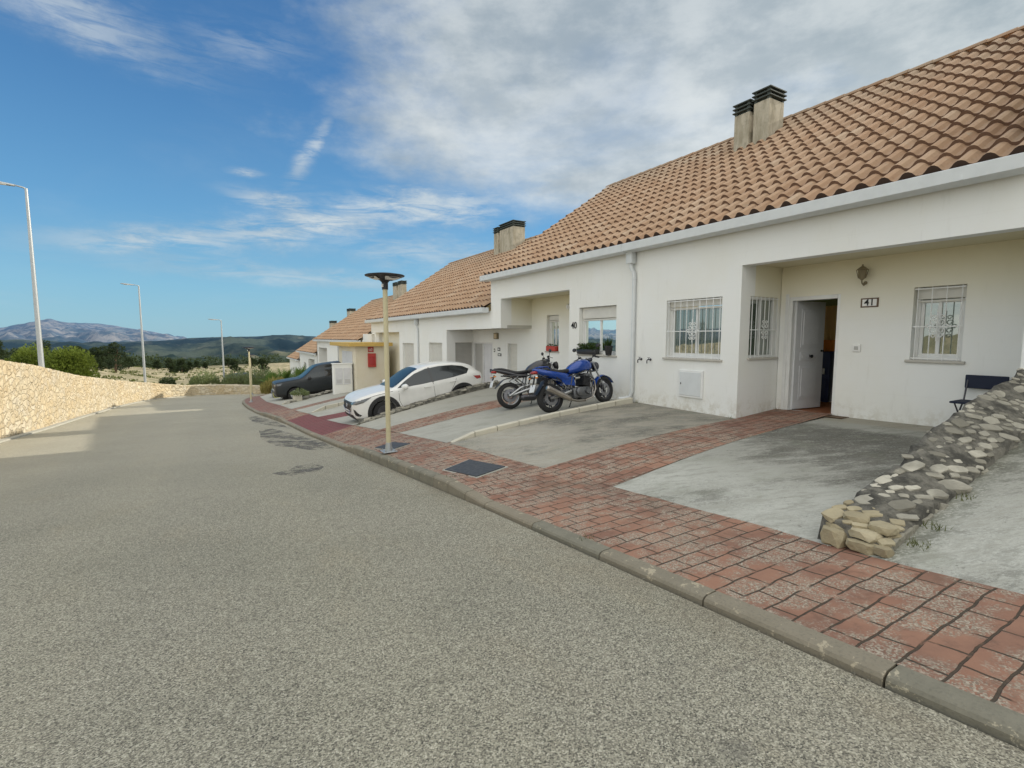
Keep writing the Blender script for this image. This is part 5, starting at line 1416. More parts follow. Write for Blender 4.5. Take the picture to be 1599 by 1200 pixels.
def wheel_moto(parent, x, z, r, w, yaw=0, rimc='dark_steel', name='wheel', disc=True, spokes=3, pivot=None):
    Mx = Matrix.Translation((x, 0, z)) @ Matrix.Rotation(yaw, 4, 'Z')
    mb = MB(); mb.M = Mx; pr = []
    for k in range(13):
        a = -math.pi*.60+k/12*math.pi*1.2; pr.append((r-w*.42+w*.42*math.cos(a)*1.0, w*.5*math.sin(a)))
    pr = [(r*.70, -w*.38)]+pr+[(r*.70, w*.38)]
    mb.lathe(pr, 'y', (0, 0, 0), 40, closed=True); ty = mb.build(name, 'rubber', parent, smooth=True, world=False, auto=True)
    mb = MB(); mb.M = Mx
    mb.lathe([(r*.73, -w*.34), (r*.73, w*.34), (r*.66, w*.26), (r*.66, -w*.26)], 'y', (0, 0, 0), 36, closed=True)
    mb.lathe([(0, -w*.3), (.045, -w*.3), (.045, w*.3), (0, w*.3)], 'y', (0, 0, 0), 14)
    for k in range(spokes):
        a = 2*math.pi*k/spokes+.4
        for d in (-.16, .16): mb.tube([(.03*math.cos(a), 0, .03*math.sin(a)), (r*.36*math.cos(a), 0, r*.36*math.sin(a)), (r*.69*math.cos(a+d), 0, r*.69*math.sin(a+d))], [.022, .017, .013], 6)
    mb.build('rim', rimc, ty, smooth=True, world=False, auto=True)
    if disc:
        mb = MB(); mb.M = Mx
        for s in (-1, 1): mb.lathe([(r*.28, s*w*.42), (r*.5, s*w*.42), (r*.5, s*w*.42+s*.005), (r*.28, s*w*.42+s*.005)], 'y', (0, 0, 0), 28, closed=True)
        mb.build('brake_disc', 'disc_grey', ty, smooth=True, world=False, auto=True)
    return ty

def motorcycle(label, loc, rot, pm, style):
    t = thing('motorcycle', label, 'motorcycle', loc, rot); K = dict(parent=t, world=False)
    rw, fw = -.71, .71; steer = R(14) if style == 'naked' else R(-6)
    wheel_moto(t, rw, .318, .318, .175, 0, 'dark_steel' if style == 'naked' else 'steel', spokes=3)
    wheel_moto(t, fw, .305, .305, .12, steer, 'dark_steel' if style == 'naked' else 'steel')
    sm = dict(smooth=True, auto=True)
    # swingarm
    mb = MB()
    for s in (-1, 1): mb.tube([(rw-.05, s*.125, .318), (rw+.1, s*.125, .33), (-.22, s*.10, .40)], [.03, .034, .045], 8)
    mb.tube([(-.22, -.1, .40), (-.22, .1, .40)], .04, 8); mb.build('swingarm', 'steel', **K, **sm)
    mb = MB()
    if style == 'street': 
        for s in (-1, 1): mb.tube([(rw, s*.135, .33), (-.45, s*.13, .46), (-.2, s*.11, .50)], [.03, .035, .035], 8)
    mb.tube([(-.30, -.0, .55), (-.22, 0, .8)], .045, 10); mb.build('shock_absorber', 'steel', **K, **sm)
    # engine
    mb = MB(); mb.bbox(-.20, .26, -.17, .17, .22, .46, .05); mb.bbox(-.02, .30, -.14, .14, .17, .28, .04)
    for s in (-1, 1): mb.lathe([(0, s*.235), (.07, s*.235), (.095, s*.22), (.105, s*.165)], 'y', (-.04, 0, .36), 22)
    for s in (-1, 1): mb.lathe([(0, s*.225), (.055, s*.225), (.075, s*.165)], 'y', (.17, 0, .34), 18)
    eng = mb.build('engine', 'engine_metal', **K, **sm)
    mb = MB(); Mt = Matrix.Translation((.16, 0, .46)) @ Matrix.Rotation(R(18), 4, 'Y'); mb.M = Mt
    for k in range(7): mb.bbox(-.10, .10, -.19, .19, .01+k*.028, .024+k*.028, .004)
    mb.bbox(-.085, .085, -.17, .17, 0, .2, .01); mb.build('cylinder_fins', 'dark_engine', eng, world=False)
    mb = MB(); mb.M = Mt; mb.bbox(-.09, .09, -.2, .2, .2, .28, .02)
    for s in (-1, 1):
        for q in (-.045, .045): mb.lathe([(0, s*.215), (.035, s*.215), (.04, s*.2), (.04, s*.18)], 'y', (q, 0, .24), 12)
    mb.build('cylinder_head', 'engine_metal', eng, world=False, **sm)
    mb = MB()
    for yy in (-.15, -.05, .05, .15): mb.tube([(.02, yy, .66), (-.1, yy, .66)], .03, 8)
    mb.build('carburettor', 'chrome', eng, world=False, **sm)
    # frame
    mb = MB()
    for s in (-1, 1):
        mb.tube([(.42, s*.05, .86), (.2, s*.16, .80), (-.15, s*.15, .72), (-.26, s*.12, .42), (-.1, s*.12, .22)], .02, 8)
        mb.tube([(.42, s*.04, .84), (.36, s*.12, .5), (.28, s*.12, .22), (-.1, s*.12, .20)], .018, 8)
        mb.tube([(-.15, s*.14, .72), (-.5, s*.12, .76), (-.82, s*.08, .82)], .015, 8)
        mb.tube([(-.24, s*.12, .44), (-.55, s*.13, .76)], .013, 6)
    mb.build('frame', 'black_gloss', **K, **sm)
    # exhaust
    mb = MB()
    for yy in (-.15, -.05, .05, .15): mb.tube([(.30, yy, .60), (.40, yy*1.02, .54), (.40, yy, .36), (.30, yy*.8-.02, .19), (.1, yy*.4-.06, .15)], .019, 8)
    mb.tube([(.12, -.08, .15), (-.1, -.15, .16), (-.26, -.20, .20), (-.34, -.22, .24)], [.034, .03, .028, .03], 10)
    ex_ = mb.build('exhaust_pipe', 'exhaust_steel', **K, **sm)
    mb = MB()
    if style == 'naked': mb.tube([(-.32, -.22, .23), (-.36, -.225, .25), (-.86, -.25, .545), (-.875, -.25, .553), (-.89, -.25, .56)], [.03, .06, .062, .058, .04], 20)
    else: mb.tube([(-.1, -.12, .17), (-.15, -.16, .18), (-.45, -.19, .22), (-.5, -.19, .23)], [.04, .075, .075, .04], 16)
    mb.build('silencer', 'exhaust_steel' if style == 'naked' else 'dark_steel', ex_, world=False, **sm)
    # tank
    mb = MB(); mb.loft(catm([(.46, 0, .90, .05, .05), (.40, 0, .90, .13, .10), (.27, 0, .91, .185, .145), (.1, 0, .895, .19, .145), (-.06, 0, .87, .155, .11), (-.16, 0, .845, .10, .07), (-.2, 0, .83, .06, .03)], 18), 24, p=2.6)
    tk = mb.build('fuel_tank', pm, **K, smooth=True)
    mb = MB(); mb.lathe([(0, .012), (.035, .012), (.04, 0)], 'z', (.2, 0, 1.048), 16); mb.build('tank_cap', 'chrome', tk, world=False)
    # seat + tail
    if style == 'naked':
        mb = MB(); mb.loft(catm([(-.14, 0, .86, .07, .03), (-.22, 0, .85, .11, .05), (-.38, 0, .845, .135, .055), (-.52, 0, .875, .13, .06), (-.7, 0, .93, .11, .05), (-.78, 0, .94, .07, .03)], 14), 18, p=2.6); mb.build('seat', 'seat_vinyl', **K, smooth=True)
        mb = MB(); mb.loft(catm([(-.14, 0, .68, .10, .08), (-.28, 0, .71, .155, .12), (-.5, 0, .79, .155, .105), (-.75, 0, .87, .13, .085), (-.93, 0, .94, .09, .06), (-1.02, 0, .98, .04, .025)], 16), 20, p=2.5); tl = mb.build('tail_fairing', pm, **K, smooth=True)
        mb = MB()
        for s in (-1, 1): mb.tube([(-.66, s*.12, .94), (-.72, s*.125, 1.0), (-.9, s*.10, 1.02), (-.96, 0, 1.015)], .012, 6)
        mb.build('grab_rail', pm, tl, world=False, smooth=True)
        mb = MB()
        for s in (-1, 1):
            mb.grid(6, 3, lambda u, v: Vector((-.12-.30*u, s*(.155-.02*u), .50+.22*v+.08*u*(1-v))))
        mb.build('side_panel', pm, **K, smooth=True)
        z0 = .94
    else:
        mb = MB(); mb.loft(catm([(-.14, 0, .85, .07, .03), (-.25, 0, .83, .12, .04), (-.45, 0, .83, .14, .045), (-.6, 0, .88, .12, .05), (-.8, 0, .96, .10, .045), (-.98, 0, 1.0, .07, .02)], 16), 18, p=2.8); mb.build('seat', 'seat_vinyl', **K, smooth=True)
        mb = MB(); mb.loft(catm([(-.2, 0, .74, .10, .05), (-.45, 0, .77, .13, .06), (-.75, 0, .89, .11, .05), (-1.0, 0, .975, .08, .03), (-1.06, 0, .985, .03, .012)], 14), 16, p=3); mb.build('tail_fairing', pm, **K, smooth=True)
        z0 = .96
        mb = MB()
        for s in (-1, 1): mb.tube([(-.3, s*.13, .52), (-.5, s*.15, .58), (-.62, s*.14, .66), (-.45, s*.13, .74)], .016, 6)
        mb.build('passenger_footrest', 'steel', **K, smooth=True)
    mb = MB(); mb.loft([(-1.07, 0, z0-.02, .05, .02), (-1.02, 0, z0-.02, .075, .035), (-.96, 0, z0-.03, .08, .04)], 14, p=3); mb.build('tail_light', 'tail_red', **K, smooth=True)
    mb = MB()      # rear mudguard
    mb.grid(10, 4, lambda u, v: Vector((-.62-.44*u, (v-.5)*(.2-.02*u), .74-.02*math.sin(u*3)-(.34 if style == 'naked' else .22)*max(0, u-.45)**1.0*1.6+.01*math.cos((v-.5)*6))))
    mg = mb.build('rear_mudguard', 'black_plastic', **K, smooth=True)
    px = -1.10; pzz = .58 if style == 'naked' else .66
    Mp = Matrix.Translation((px, 0, pzz)) @ Matrix.Rotation(R(24), 4, 'Y')
    mb = MB(); mb.M = Mp; mb.bbox(-.012, .0, -.11, .11, -.085, .085, .004); pl = mb.build('number_plate', 'plate_white', mg, world=False)
    mb = MB(); mb.M = Matrix.Translation((-.62, 0, .66)); mb.M = None
    mb.tube([(-1.0, 0, z0-.1), (-1.06, 0, pzz+.1), (px+.01, 0, pzz)], .02, 6)
    for s in (-1, 1): mb.tube([(-1.03, s*.03, z0-.14), (-1.04, s*.13, z0-.14)], .009, 6)
    mb.build('plate_bracket', 'black_plastic', mg, world=False)
    mb = MB()
    for s in (-1, 1): mb.loft([(-1.07, s*.15, z0-.14, .018, .012), (-1.04, s*.15, z0-.14, .03, .018), (-1.01, s*.15, z0-.14, .02, .012)], 10)
    mb.build('indicator', 'amber', mg, world=False, smooth=True)
    # fork and steering parts
    S = Matrix.Translation((.47, 0, .6)) @ Matrix.Rotation(steer, 4, 'Z') @ Matrix.Translation((-.47, 0, -.6))
    mb = MB(); mb.M = S
    for s in (-1, 1): mb.tube([(.715, s*.095, .29), (.62, s*.095, .52)], .032, 10); mb.tube([(.62, s*.095, .52), (.44, s*.095, .97)], .021, 10)
    mb.bbox(.41, .50, -.12, .12, .93, .965, .01); mb.bbox(.5, .58, -.12, .12, .74, .78, .01); fk = mb.build('fork', 'steel', **K, **sm)
    mb = MB(); mb.M = S
    mb.tube([(.36, -.37, 1.04), (.38, -.20, 1.09), (.42, -.1, 1.04), (.43, 0, 1.02), (.42, .1, 1.04), (.38, .20, 1.09), (.36, .37, 1.04)], .011, 8); hb = mb.build('handlebar', 'dark_steel', fk, world=False, smooth=True)
    mb = MB(); mb.M = S
    for s in (-1, 1): mb.tube([(.355, s*.38, 1.038), (.372, s*.26, 1.07)], .018, 10); mb.tube([(.45, s*.36, 1.04), (.42, s*.22, 1.08)], .006, 5); mb.bbox(.36, .42, s*.22-.03, s*.22+.03, 1.07, 1.12, .01)
    mb.build('grip', 'rubber', fk, world=False, smooth=True)
    mirrors = [(-1, 1.30), (1, 1.30)] if style == 'naked' else [(-1, 1.22), (1, 1.22)]
    for s, mz in mirrors:
        mb = MB(); mb.M = S; mb.tube([(.385, s*.24, 1.09), (.41, s*.28, mz-.08), (.42, s*.33, mz)], .006, 6)
        mb.loft([(.395, s*.36, mz, .05, .032), (.405, s*.36, mz+.002, .066, .044), (.43, s*.36, mz+.004, .058, .038), (.45, s*.36, mz, .02, .012)], 14); mb.build('mirror', 'black_plastic', fk, world=False, **sm)
    mb = MB(); mb.M = S; mb.lathe([(0, .52), (.05, .53), (.095, .57), (.10, .63), (.095, .645), (0, .65)], 'x', (0, 0, .86), 22); mb.build('headlight', 'dark_steel' if style == 'naked' else 'black_plastic', fk, world=False, **sm)
    mb = MB(); mb.M = S
    for s in (-1, 1): mb.lathe([(0, -.0), (.045, 0), (.05, -.02), (.045, -.05), (0, -.06)], 'x', (.45, s*.055, 1.02), 14)
    mb.build('instrument', 'dark_steel', fk, world=False, **sm)
    mb = MB(); mb.M = Matrix.Translation((fw, 0, .305)) @ Matrix.Rotation(steer, 4, 'Z')
    mb.grid(18, 6, lambda u, v: Vector(((.345-.03*abs(v-.5))*math.cos(R(20+135*u)), (v-.5)*.15, (.345-.12*(v-.5)**2)*math.sin(R(20+135*u))))); mb.build('front_mudguard', pm, fk, world=False, smooth=True)
    mb = MB(); mb.M = Matrix.Translation((fw, 0, .305)) @ Matrix.Rotation(steer, 4, 'Z')
    for s in (-1, 1): mb.bbox(-.13, -.06, s*.075-.02, s*.075+.02, .02, .12, .01)
    mb.build('brake_caliper', 'dark_steel', fk, world=False)
    mb = MB()
    for s in (-1, 1): mb.tube([(-.2, s*.16, .42), (-.22, s*.27, .41)], .014, 8)
    mb.tube([(-.24, -.13, .46), (-.36, -.17, .50), (-.42, -.16, .60)], .012, 6)
    mb.build('footrest', 'steel', **K, **sm)
    mb = MB(); mb.tube([(-.08, .12, .22), (-.12, .24, .03), (-.15, .25, .025)], .012, 8); mb.bbox(-.17, -.09, .23, .28, .0, .02, .005); mb.build('side_stand', 'black_gloss', **K)
    return t
def lean(yaw, deg, pitch):  # Euler for a bike heading along yaw with a lean
    return (R(deg), R(pitch), R(yaw))
MOTO = [((6.27, 8.84), (7.68, 8.73)), ((6.10, 10.30), (7.5, 10.0))]
for k, ((xa, ya), (xb, yb)) in enumerate(MOTO):
    za, zb = ground40(xa, ya), ground40(xb, yb); dx, dy = xb-xa, yb-ya
    yaw = math.degrees(math.atan2(dy, dx)); pit = -math.degrees(math.atan2(zb-za, math.hypot(dx, dy)))
    motorcycle(['blue naked motorcycle leaning on its stand in front of the window with the aloe', 'black motorcycle with raised tail parked left of and behind the blue one'][k],
               ((xa+xb)/2, (ya+yb)/2, (za+zb)/2+.005), lean(yaw, -9, pit), ['bike_blue', 'bike_black'][k], ['naked', 'street'][k])

# ------------------------------------------------------------------ kiosk, cabinet
KX0, KX1, KY0, KY1, KZ = 6.32, 8.08, 26.5, 30.6, -1.6
h = thing('utility_kiosk', 'small white utility kiosk with overhanging yellow roof and red hose cabinet', 'kiosk', (7.2, 28, KZ))
mb = MB(); mb.box(KX0, KX1, KY0, KY1, KZ, 1.03); mb.build('wall', 'kiosk_render' if 'kiosk_render' in MATS else 'cream_render', h)
mb = MB(); mb.bbox(KX0-.42, KX1+.1, KY0-.35, KY1+.4, 1.03, 1.22, .01); mb.build('roof', 'ochre_paint', h)
mb = MB(); mb.bbox(KX0-.03, KX0-.002, 27.2, 29.6, -1.35, .75, .006); d = mb.build('door', 'door_white', h)
mb = MB()
mb.box(KX0-.034, KX0-.031, 28.38, 28.4, -1.35, .75)
for k in range(9): mb.box(KX0-.037, KX0-.031, 27.5, 28.2, -.9+k*.06, -.88+k*.06)
mb.build('louvre', 'shutter_grey', d)
mb = MB(); mb.bbox(6.93, 7.33, KY0-.14, KY0, -.06, .66, .01); c = mb.build('hose_cabinet', 'red_sign', h)
mb = MB(); mb.bbox(6.99, 7.27, KY0-.15, KY0-.139, .05, .5, .005); mb.build('cabinet_window', 'tail_red', c)
mb = MB(); mb.box(6.95, 7.25, KY0-.012, KY0-.001, .72, 1.0); s = mb.build('fire_sign', 'red_sign', h)
mb = MB(); yq = KY0-.016     # hose reel pictogram
mb.tube([(7.05+.045*math.cos(a*.45), yq, .84+.045*math.sin(a*.45)) for a in range(15)], .009, 5); mb.box(7.11, 7.13, yq-.003, yq, .77, .95); mb.tube([(7.13, yq, .93), (7.18, yq, .9), (7.2, yq, .80)], .007, 5)
mb.build('pictogram', 'white_sign', s)
h = thing('utility_cabinet', 'white waist high utility cabinet hiding the rear of the dark pickup', 'cabinet', (5.75, 27, -1.5))
mb = MB(); mb.bbox(5.28, 6.22, 26.95, 27.35, -1.75, .10, .01); mb.bbox(5.24, 6.26, 26.92, 27.38, .10, .15, .01); mb.build('body', 'white_render', h)
for (a, b, c, d) in ((5.36, 5.72, -.95, -.1), (5.78, 6.14, -.95, -.1)):
    mb = MB(); mb.bbox(a, b, 26.925, 26.95, c, d, .005); dd = mb.build('door', 'door_white', h)
    mb = MB()
    for k in range(4): mb.box(a+.05, b-.05, 26.919, 26.926, c+.08+k*.05, c+.1+k*.05)
    mb.build('vent', 'shutter_grey', dd)

# ------------------------------------------------------------------ lamps
def disc_lamp(label, x, y, z, hgt=3.2):
    t = thing('pavement_lamp', label, 'lamp post', (x, y, z), group='saucer lamps along the pavement')
    mb = MB(); mb.tube([(x, y, z), (x, y, z+hgt-.12)], .044, 16); mb.build('pole', 'pole_cream', t, smooth=True, auto=True)
    mb = MB(); mb.bbox(x-.13, x+.13, y-.13, y+.13, z, z+.015, .004)
    for a in (-.09, .09):
        for b in (-.09, .09): mb.lathe([(.012, 0), (.012, .03), (0, .032)], 'z', (x+a, y+b, z+.015), 8)
    mb.lathe([(.07, .0), (.065, .05), (.05, .16)], 'z', (x, y, z+.012), 16); mb.build('base_plate', 'galvanised', t, smooth=True, auto=True)
    zt = z+hgt; mb = MB(); mb.lathe([(.055, -.26), (.055, -.14), (.09, -.10), (.2, -.065), (.345, -.025), (.355, -.01), (.34, .0), (.2, .022), (0, .03)], 'z', (x, y, zt), 40)
    hd = mb.build('lamp_head', 'black_plastic', t, smooth=True, auto=True)
    mb = MB()
    for k in range(3):
        a0 = 2*math.pi*k/3+.25; a1 = a0+1.5
        P = [(r_, a) for r_, a in [(.15, a0), (.30, a0), (.30, (a0+a1)/2), (.30, a1), (.15, a1), (.15, (a0+a1)/2)]]
        zf = lambda r_: -.10+.075*(r_-.09)/.255-.012
        mb.F([mb.V((x+r_*math.cos(a), y+r_*math.sin(a), zt+zf(r_)+.0)) for r_, a in P])
    mb.build('led_panel', 'white_sign', hd)
    mb = MB(); mb.lathe([(.02, 0), (.02, .05), (0, .06)], 'z', (x-.06, y-.04, zt-.22), 8); mb.build('sensor', 'white_sign', hd)
disc_lamp('tall cream lamp post with black saucer head, nearest on the pavement', 2.72, 9.08, -.62, 3.24)
disc_lamp('far lamp post with saucer head beside the reddish pavement corner', 1.83, 34.3, -2.45, 3.35)
disc_lamp('farthest and smallest saucer lamp post, just right of the other far one', 2.55, 46.2, -3.2, 3.3)

def street_lamp(label, x, y, z, hgt):
    t = thing('street_lamp', label, 'street lamp', (x, y, z), group='tall street lamps behind the stone wall')
    mb = MB(); mb.tube([(x, y, z-.3), (x, y, z+hgt-.02)], [.10, .05], 14); mb.build('pole', 'galvanised', t, smooth=True, auto=True)
    mb = MB(); mb.tube([(x, y, z+hgt-.05), (x-.08, y-.02, z+hgt+.0), (x-.35, y-.08, z+hgt+.05)], .03, 8); mb.build('arm', 'galvanised', t, smooth=True)
    mb = MB(); mb.loft([(-.32, 0, 0, .05, .04), (-.5, 0, .01, .10, .05), (-.8, 0, .03, .13, .055), (-1.05, 0, .05, .10, .04), (-1.15, 0, .05, .04, .02)], 14, p=2.6)
    for i in range(len(mb.v)): v = mb.v[i]; mb.v[i] = Vector((x+v.x, y+v.y+v.x*.2, z+hgt+.03+v.z))
    hd = mb.build('lamp_head', 'galvanised', t, smooth=True, auto=True)
    mb = MB(); mb.box(x-.95, x-.55, y-.28, y-.10, z+hgt-.006+.0, z+hgt+.004); mb.build('lens', 'white_sign', hd)
street_lamp('nearest tall grey street lamp rising behind the stone wall at the left edge', -6.25, 28.2, .25, 7.3)
street_lamp('middle grey street lamp behind the stone wall', -4.95, 50.6, -2.4, 8.05)
street_lamp('farthest grey street lamp, behind the low end wall', .8, 60, -3.6, 6.85)

# ------------------------------------------------------------------ covers, chair, mats, planter
def pvz(x, y):
    a = kx(y)+.125; b = ex(y); z0 = zr(y)+kh(y)+.002; z1 = ez(y)+.004; return z0+(z1-z0)*(x-a)/(b-a)
def cover(label, pts, dz=.006):
    cx = sum(p[0] for p in pts)/4; cy = sum(p[1] for p in pts)/4
    t = thing('manhole_cover', label, 'manhole cover', (cx, cy, pvz(cx, cy)), group=None)
    def quadm(k, h, name, mt, par):
        mb = MB(); q = [Vector((cx+(p[0]-cx)*k, cy+(p[1]-cy)*k, 0)) for p in pts]; 
        top = [mb.V((p.x, p.y, pvz(p.x, p.y)+h)) for p in q]; bot = [mb.V((p.x, p.y, pvz(p.x, p.y)-.03)) for p in q]
        mb.F(top); [mb.F([bot[i], bot[(i+1) % 4], top[(i+1) % 4], top[i]]) for i in range(4)]; return mb.build(name, mt, par)
    quadm(1.10, .006, 'frame', 'plain_concrete', t); quadm(1.0, .016, 'plate', 'iron_cover', t)
cover('large dark rectangular cover in the brick pavement near the dropped kerb', [(3.40, 7.05), (3.58, 6.22), (2.99, 5.98), (2.84, 6.72)])
cover('smaller dark cover in the pavement at the foot of the near lamp post', [(3.12, 10.1), (3.26, 9.45), (2.83, 9.3), (2.7, 9.95)])

t = thing('folding_chair', 'black folding chair standing against the wall under the barred window', 'chair', (8.9, 2.6, .15))
mb = MB()
for y in (2.40, 2.80):
    mb.tube([(9.22, y, .95), (9.12, y, .62), (8.74, y, .16)], .011, 8); mb.tube([(9.24, y, .17), (8.78, y, .61)], .010, 8)
mb.tube([(8.76, 2.40, .2), (8.76, 2.80, .2)], .009, 6); mb.tube([(9.2, 2.40, .22), (9.2, 2.80, .22)], .009, 6); mb.build('frame', 'dark_steel', t, smooth=True, auto=True)
mb = MB(); mb.bbox(8.70, 9.10, 2.37, 2.83, .595, .625, .012); mb.build('seat', 'navy_fabric', t)
mb = MB(); mb.bbox(9.195, 9.225, 2.37, 2.83, .78, .97, .012); mb.build('backrest', 'navy_fabric', t)
tag(MB().bbox(XR-.25, XR+.02, 4.35, 4.75, .128, .14, .004).build('door_mat', 'wood_dark'), 'small dark worn mat by the threshold of the open door', 'door mat')

t = thing('stone_planter', 'small pale planter with green plant in front of the pickup wheel', 'planter', (3.35, 27.0, ez(27)+.05))
cp = (3.55, 27.3, ez(27)+.10)
mb = MB(); mb.bbox(cp[0]-.2, cp[0]+.2, cp[1]-.2, cp[1]+.2, cp[2]-.05, cp[2]+.32, .03); mb.build('pot', 'planter_stone', t)
mb = MB()
for k in range(420):
    a = R1.uniform(0, 6.28); rr_ = R1.random()**.5*.42; mb.leaf(Vector((cp[0]+rr_*math.cos(a)+.12, cp[1]+rr_*math.sin(a), cp[2]+.3+R1.random()*(.42-rr_*.7))), Vector((math.cos(a), math.sin(a), R1.uniform(-.2, 1.4))), .03, .11, 0, R1.random())
mb.build('leaves', 'sage_leaves', t)

mb = MB(); rr = random.Random(31)
for k in range(1500):
    y = rr.uniform(-.5, 16); x = kx(y)-.01-abs(rr.gauss(0, .10)); z = zroad(x, y); s = rr.uniform(.002, .008)*(1.5 if rr.random() < .06 else 1)
    p = [mb.V((x+rr.uniform(-s, s), y+rr.uniform(-s, s), z+rr.uniform(0, s))) for _ in range(3)]+[mb.V((x, y, z+s*1.3))]; rv = max(.02, rr.random())
    for f in ((0, 1, 3), (1, 2, 3), (2, 0, 3)): mb.F([p[i] for i in f], 0, rv)
for k in range(420):
    y = rr.uniform(0, 8.5); x = ex(y)+rr.uniform(-.25, .3); z = ez(y)+.012; s = rr.uniform(.002, .007)
    p = [mb.V((x+rr.uniform(-s, s), y+rr.uniform(-s, s), z)) for _ in range(3)]+[mb.V((x, y, z+s*1.3))]; rv = max(.02, rr.random())
    for f in ((0, 1, 3), (1, 2, 3), (2, 0, 3)): mb.F([p[i] for i in f], 0, rv)
tag(mb.build('grit', 'pale_flagstone'), 'fine loose grit gathered along the kerb and the driveway edges', 'grit', kind='stuff')
mb = MB()
for (cx_, cy_, cz_, n_) in [(4.0, 8.5, ez(8.5)+.02, 30), (3.92, 8.66, ez(8.6), 22), (4.25, 1.5, .03, 40), (4.6, 1.52, .08, 34), (5.2, 1.53, .2, 26), (8.05, 8.12, .05, 20), (8.06, 5.75, .03, 18), (2.74, 3.3, zr(3.3)+.04, 14), (2.74, 6.2, zr(6.2)+.13, 14), (9.26, 5.6, .12, 16), (3.4, 14.0, ez(14)+.02, 30)]:
    for k in range(n_):
        p = Vector((cx_+rr.gauss(0, .05), cy_+rr.gauss(0, .035), cz_-.01)); mb.leaf(p, Vector((rr.uniform(-.6, .6), rr.uniform(-.6, .6), 1)), .004, rr.uniform(.02, .075), 0, max(.02, rr.random()))
tag(mb.build('weeds', 'scrub_leaves'), 'tiny weeds sprouting from joints at walls, kerbs and the stone divider', 'weeds', kind='stuff')

# ------------------------------------------------------------------ vegetation
def tree(label, x, y, z, hgt, rad, mt='dark_pine_needles', n=900, leaf=.16, seed=0, group='pine trees beyond the wall', blobs=9, cat='tree', name='pine_tree'):
    rr = random.Random(seed); t = thing(name, label, cat, (x, y, z), group=group)
    mb = MB(); top = Vector((x+rr.uniform(-.2, .2)*rad, y, z+hgt*.75)); base = Vector((x, y, z-.3)); mid = base.lerp(top, .5)+Vector((rr.uniform(-.1, .1)*rad, 0, 0))
    mb.tube([base, mid, top], [hgt*.035, hgt*.025, hgt*.01], 7)
    B_ = []
    for k in range(blobs):
        a = k*2.4+rr.uniform(-.4, .4); f = rr.uniform(.25, 1); hh = z+hgt*(.20+.70*(k+.5)/blobs) ; w = rad*(1-.55*((k+.5)/blobs)**1.5)
        c = Vector((x+math.cos(a)*w*.62*f, y+math.sin(a)*w*.62*f, hh)); B_.append((c, rad*rr.uniform(.32, .52)))
        if n > 300: mb.tube([base.lerp(top, .35+.5*k/blobs), c], [hgt*.014, hgt*.005], 5)
    mb.build('trunk', 'bark', t, smooth=True)
    mb = MB()
    for k in range(n):
        c, br = B_[rr.randrange(len(B_))]; d = Vector((rr.gauss(0, 1), rr.gauss(0, 1), rr.gauss(0, 1)*.8)).normalized()
        p = c+Vector((d.x, d.y, d.z*.75))*br*(rr.random()**.28); tone = max(.02, min(1, .35+.45*d.z+.25*rr.uniform(-1, 1)))
        for q in range(3): mb.leaf(p, (d+Vector((rr.uniform(-.8, .8), rr.uniform(-.8, .8), rr.uniform(-.3, .9)))), leaf*.20, leaf, 0, tone)
    mb.build('crown', mt, t)
    return t
tree('bright green bushy pine just behind the stone wall, between the two nearest lamps', -7.55, 39.8, -2.75, 3.5, 1.75, 'pine_needles', 12000, .13, 1, None, 24)
tree('bright green pine top left of the nearest street lamp', -9.9, 42, -1.7, 2.6, 1.5, 'pine_needles', 4500, .13, 2, None, 12)
rr = random.Random(5); placed = []
ND = [('dark green pine among the trees of the hollow beyond the wall', 9), ]
k = 0
while k < 60:
    az = rr.uniform(-17, 4.5); r = rr.uniform(75, 230)
    if az > -7 and (r < 120 or rr.random() < .6): continue
    if az <= -7 and r < 90 and rr.random() < .5: continue
    x, y = r*math.sin(R(az)), r*math.cos(R(az))
    if any(math.hypot(x-a, y-b) < 5 for a, b in placed): continue
    placed.append((x, y)); z = terr(x, y)
    hgt = rr.uniform(3.0, 5.2) if az < -7 else rr.uniform(2.4, 3.8); dist_a = 'dark green pine in the hollow beyond the stone wall'
    tree(dist_a, x, y, z, hgt, hgt*.42, 'dark_pine_needles', int(1500 if r < 110 else 900), .22 if r < 110 else .30, 100+k, 'dark pines in the hollow beyond the wall', 7)
    k += 1
def shrub(label, x, y, z, w, hgt, mt, n=600, leaf=.12, seed=0, name='shrub', group=None, up=.6):
    rr = random.Random(seed); t = thing(name, label, 'shrub', (x, y, z), group=group); mb = MB(); ms = MB()
    for k in range(10):
        a = rr.uniform(0, 6.28); ms.tube([(x, y, z-.1), (x+math.cos(a)*w*.3, y+math.sin(a)*w*.3, z+hgt*.6)], [.02, .008], 4)
    ms.build('stems', 'bark', t)
    for k in range(n):
        a = rr.uniform(0, 6.28); q = rr.random()**.5; hh = hgt*(1-q*q*.6)*rr.uniform(.15, 1); p = Vector((x+math.cos(a)*q*w/2, y+math.sin(a)*q*w/2, z+hh*(1+.25*math.sin(a*5+seed))))
        mb.leaf(p, Vector((math.cos(a)*.6+rr.uniform(-.5, .5), math.sin(a)*.6, up+rr.random())), leaf*.2, leaf, 0, max(.02, min(1, hh/hgt*.7+rr.uniform(-.2, .3))))
    mb.build('leaves', mt, t); return t
shrub('rounded dry green shrub behind the end wall left of the far street lamp', -.9, 58, -3.3, 2.6, 1.35, 'sage_leaves', 1500, .22, 1)
shrub('grey green shrub behind the end wall right of the far street lamp', 1.9, 56, -3.3, 2.8, 1.45, 'sage_leaves', 1600, .22, 2)
shrub('grey green shrub behind the far saucer lamps', 3.7, 54, -3.4, 2.6, 2.0, 'sage_leaves', 1600, .22, 3)
shrub('small dark shrub on the bank left of the end wall', -3.9, 57, -3.1, 1.3, .9, 'dark_pine_needles', 600, .2, 4)
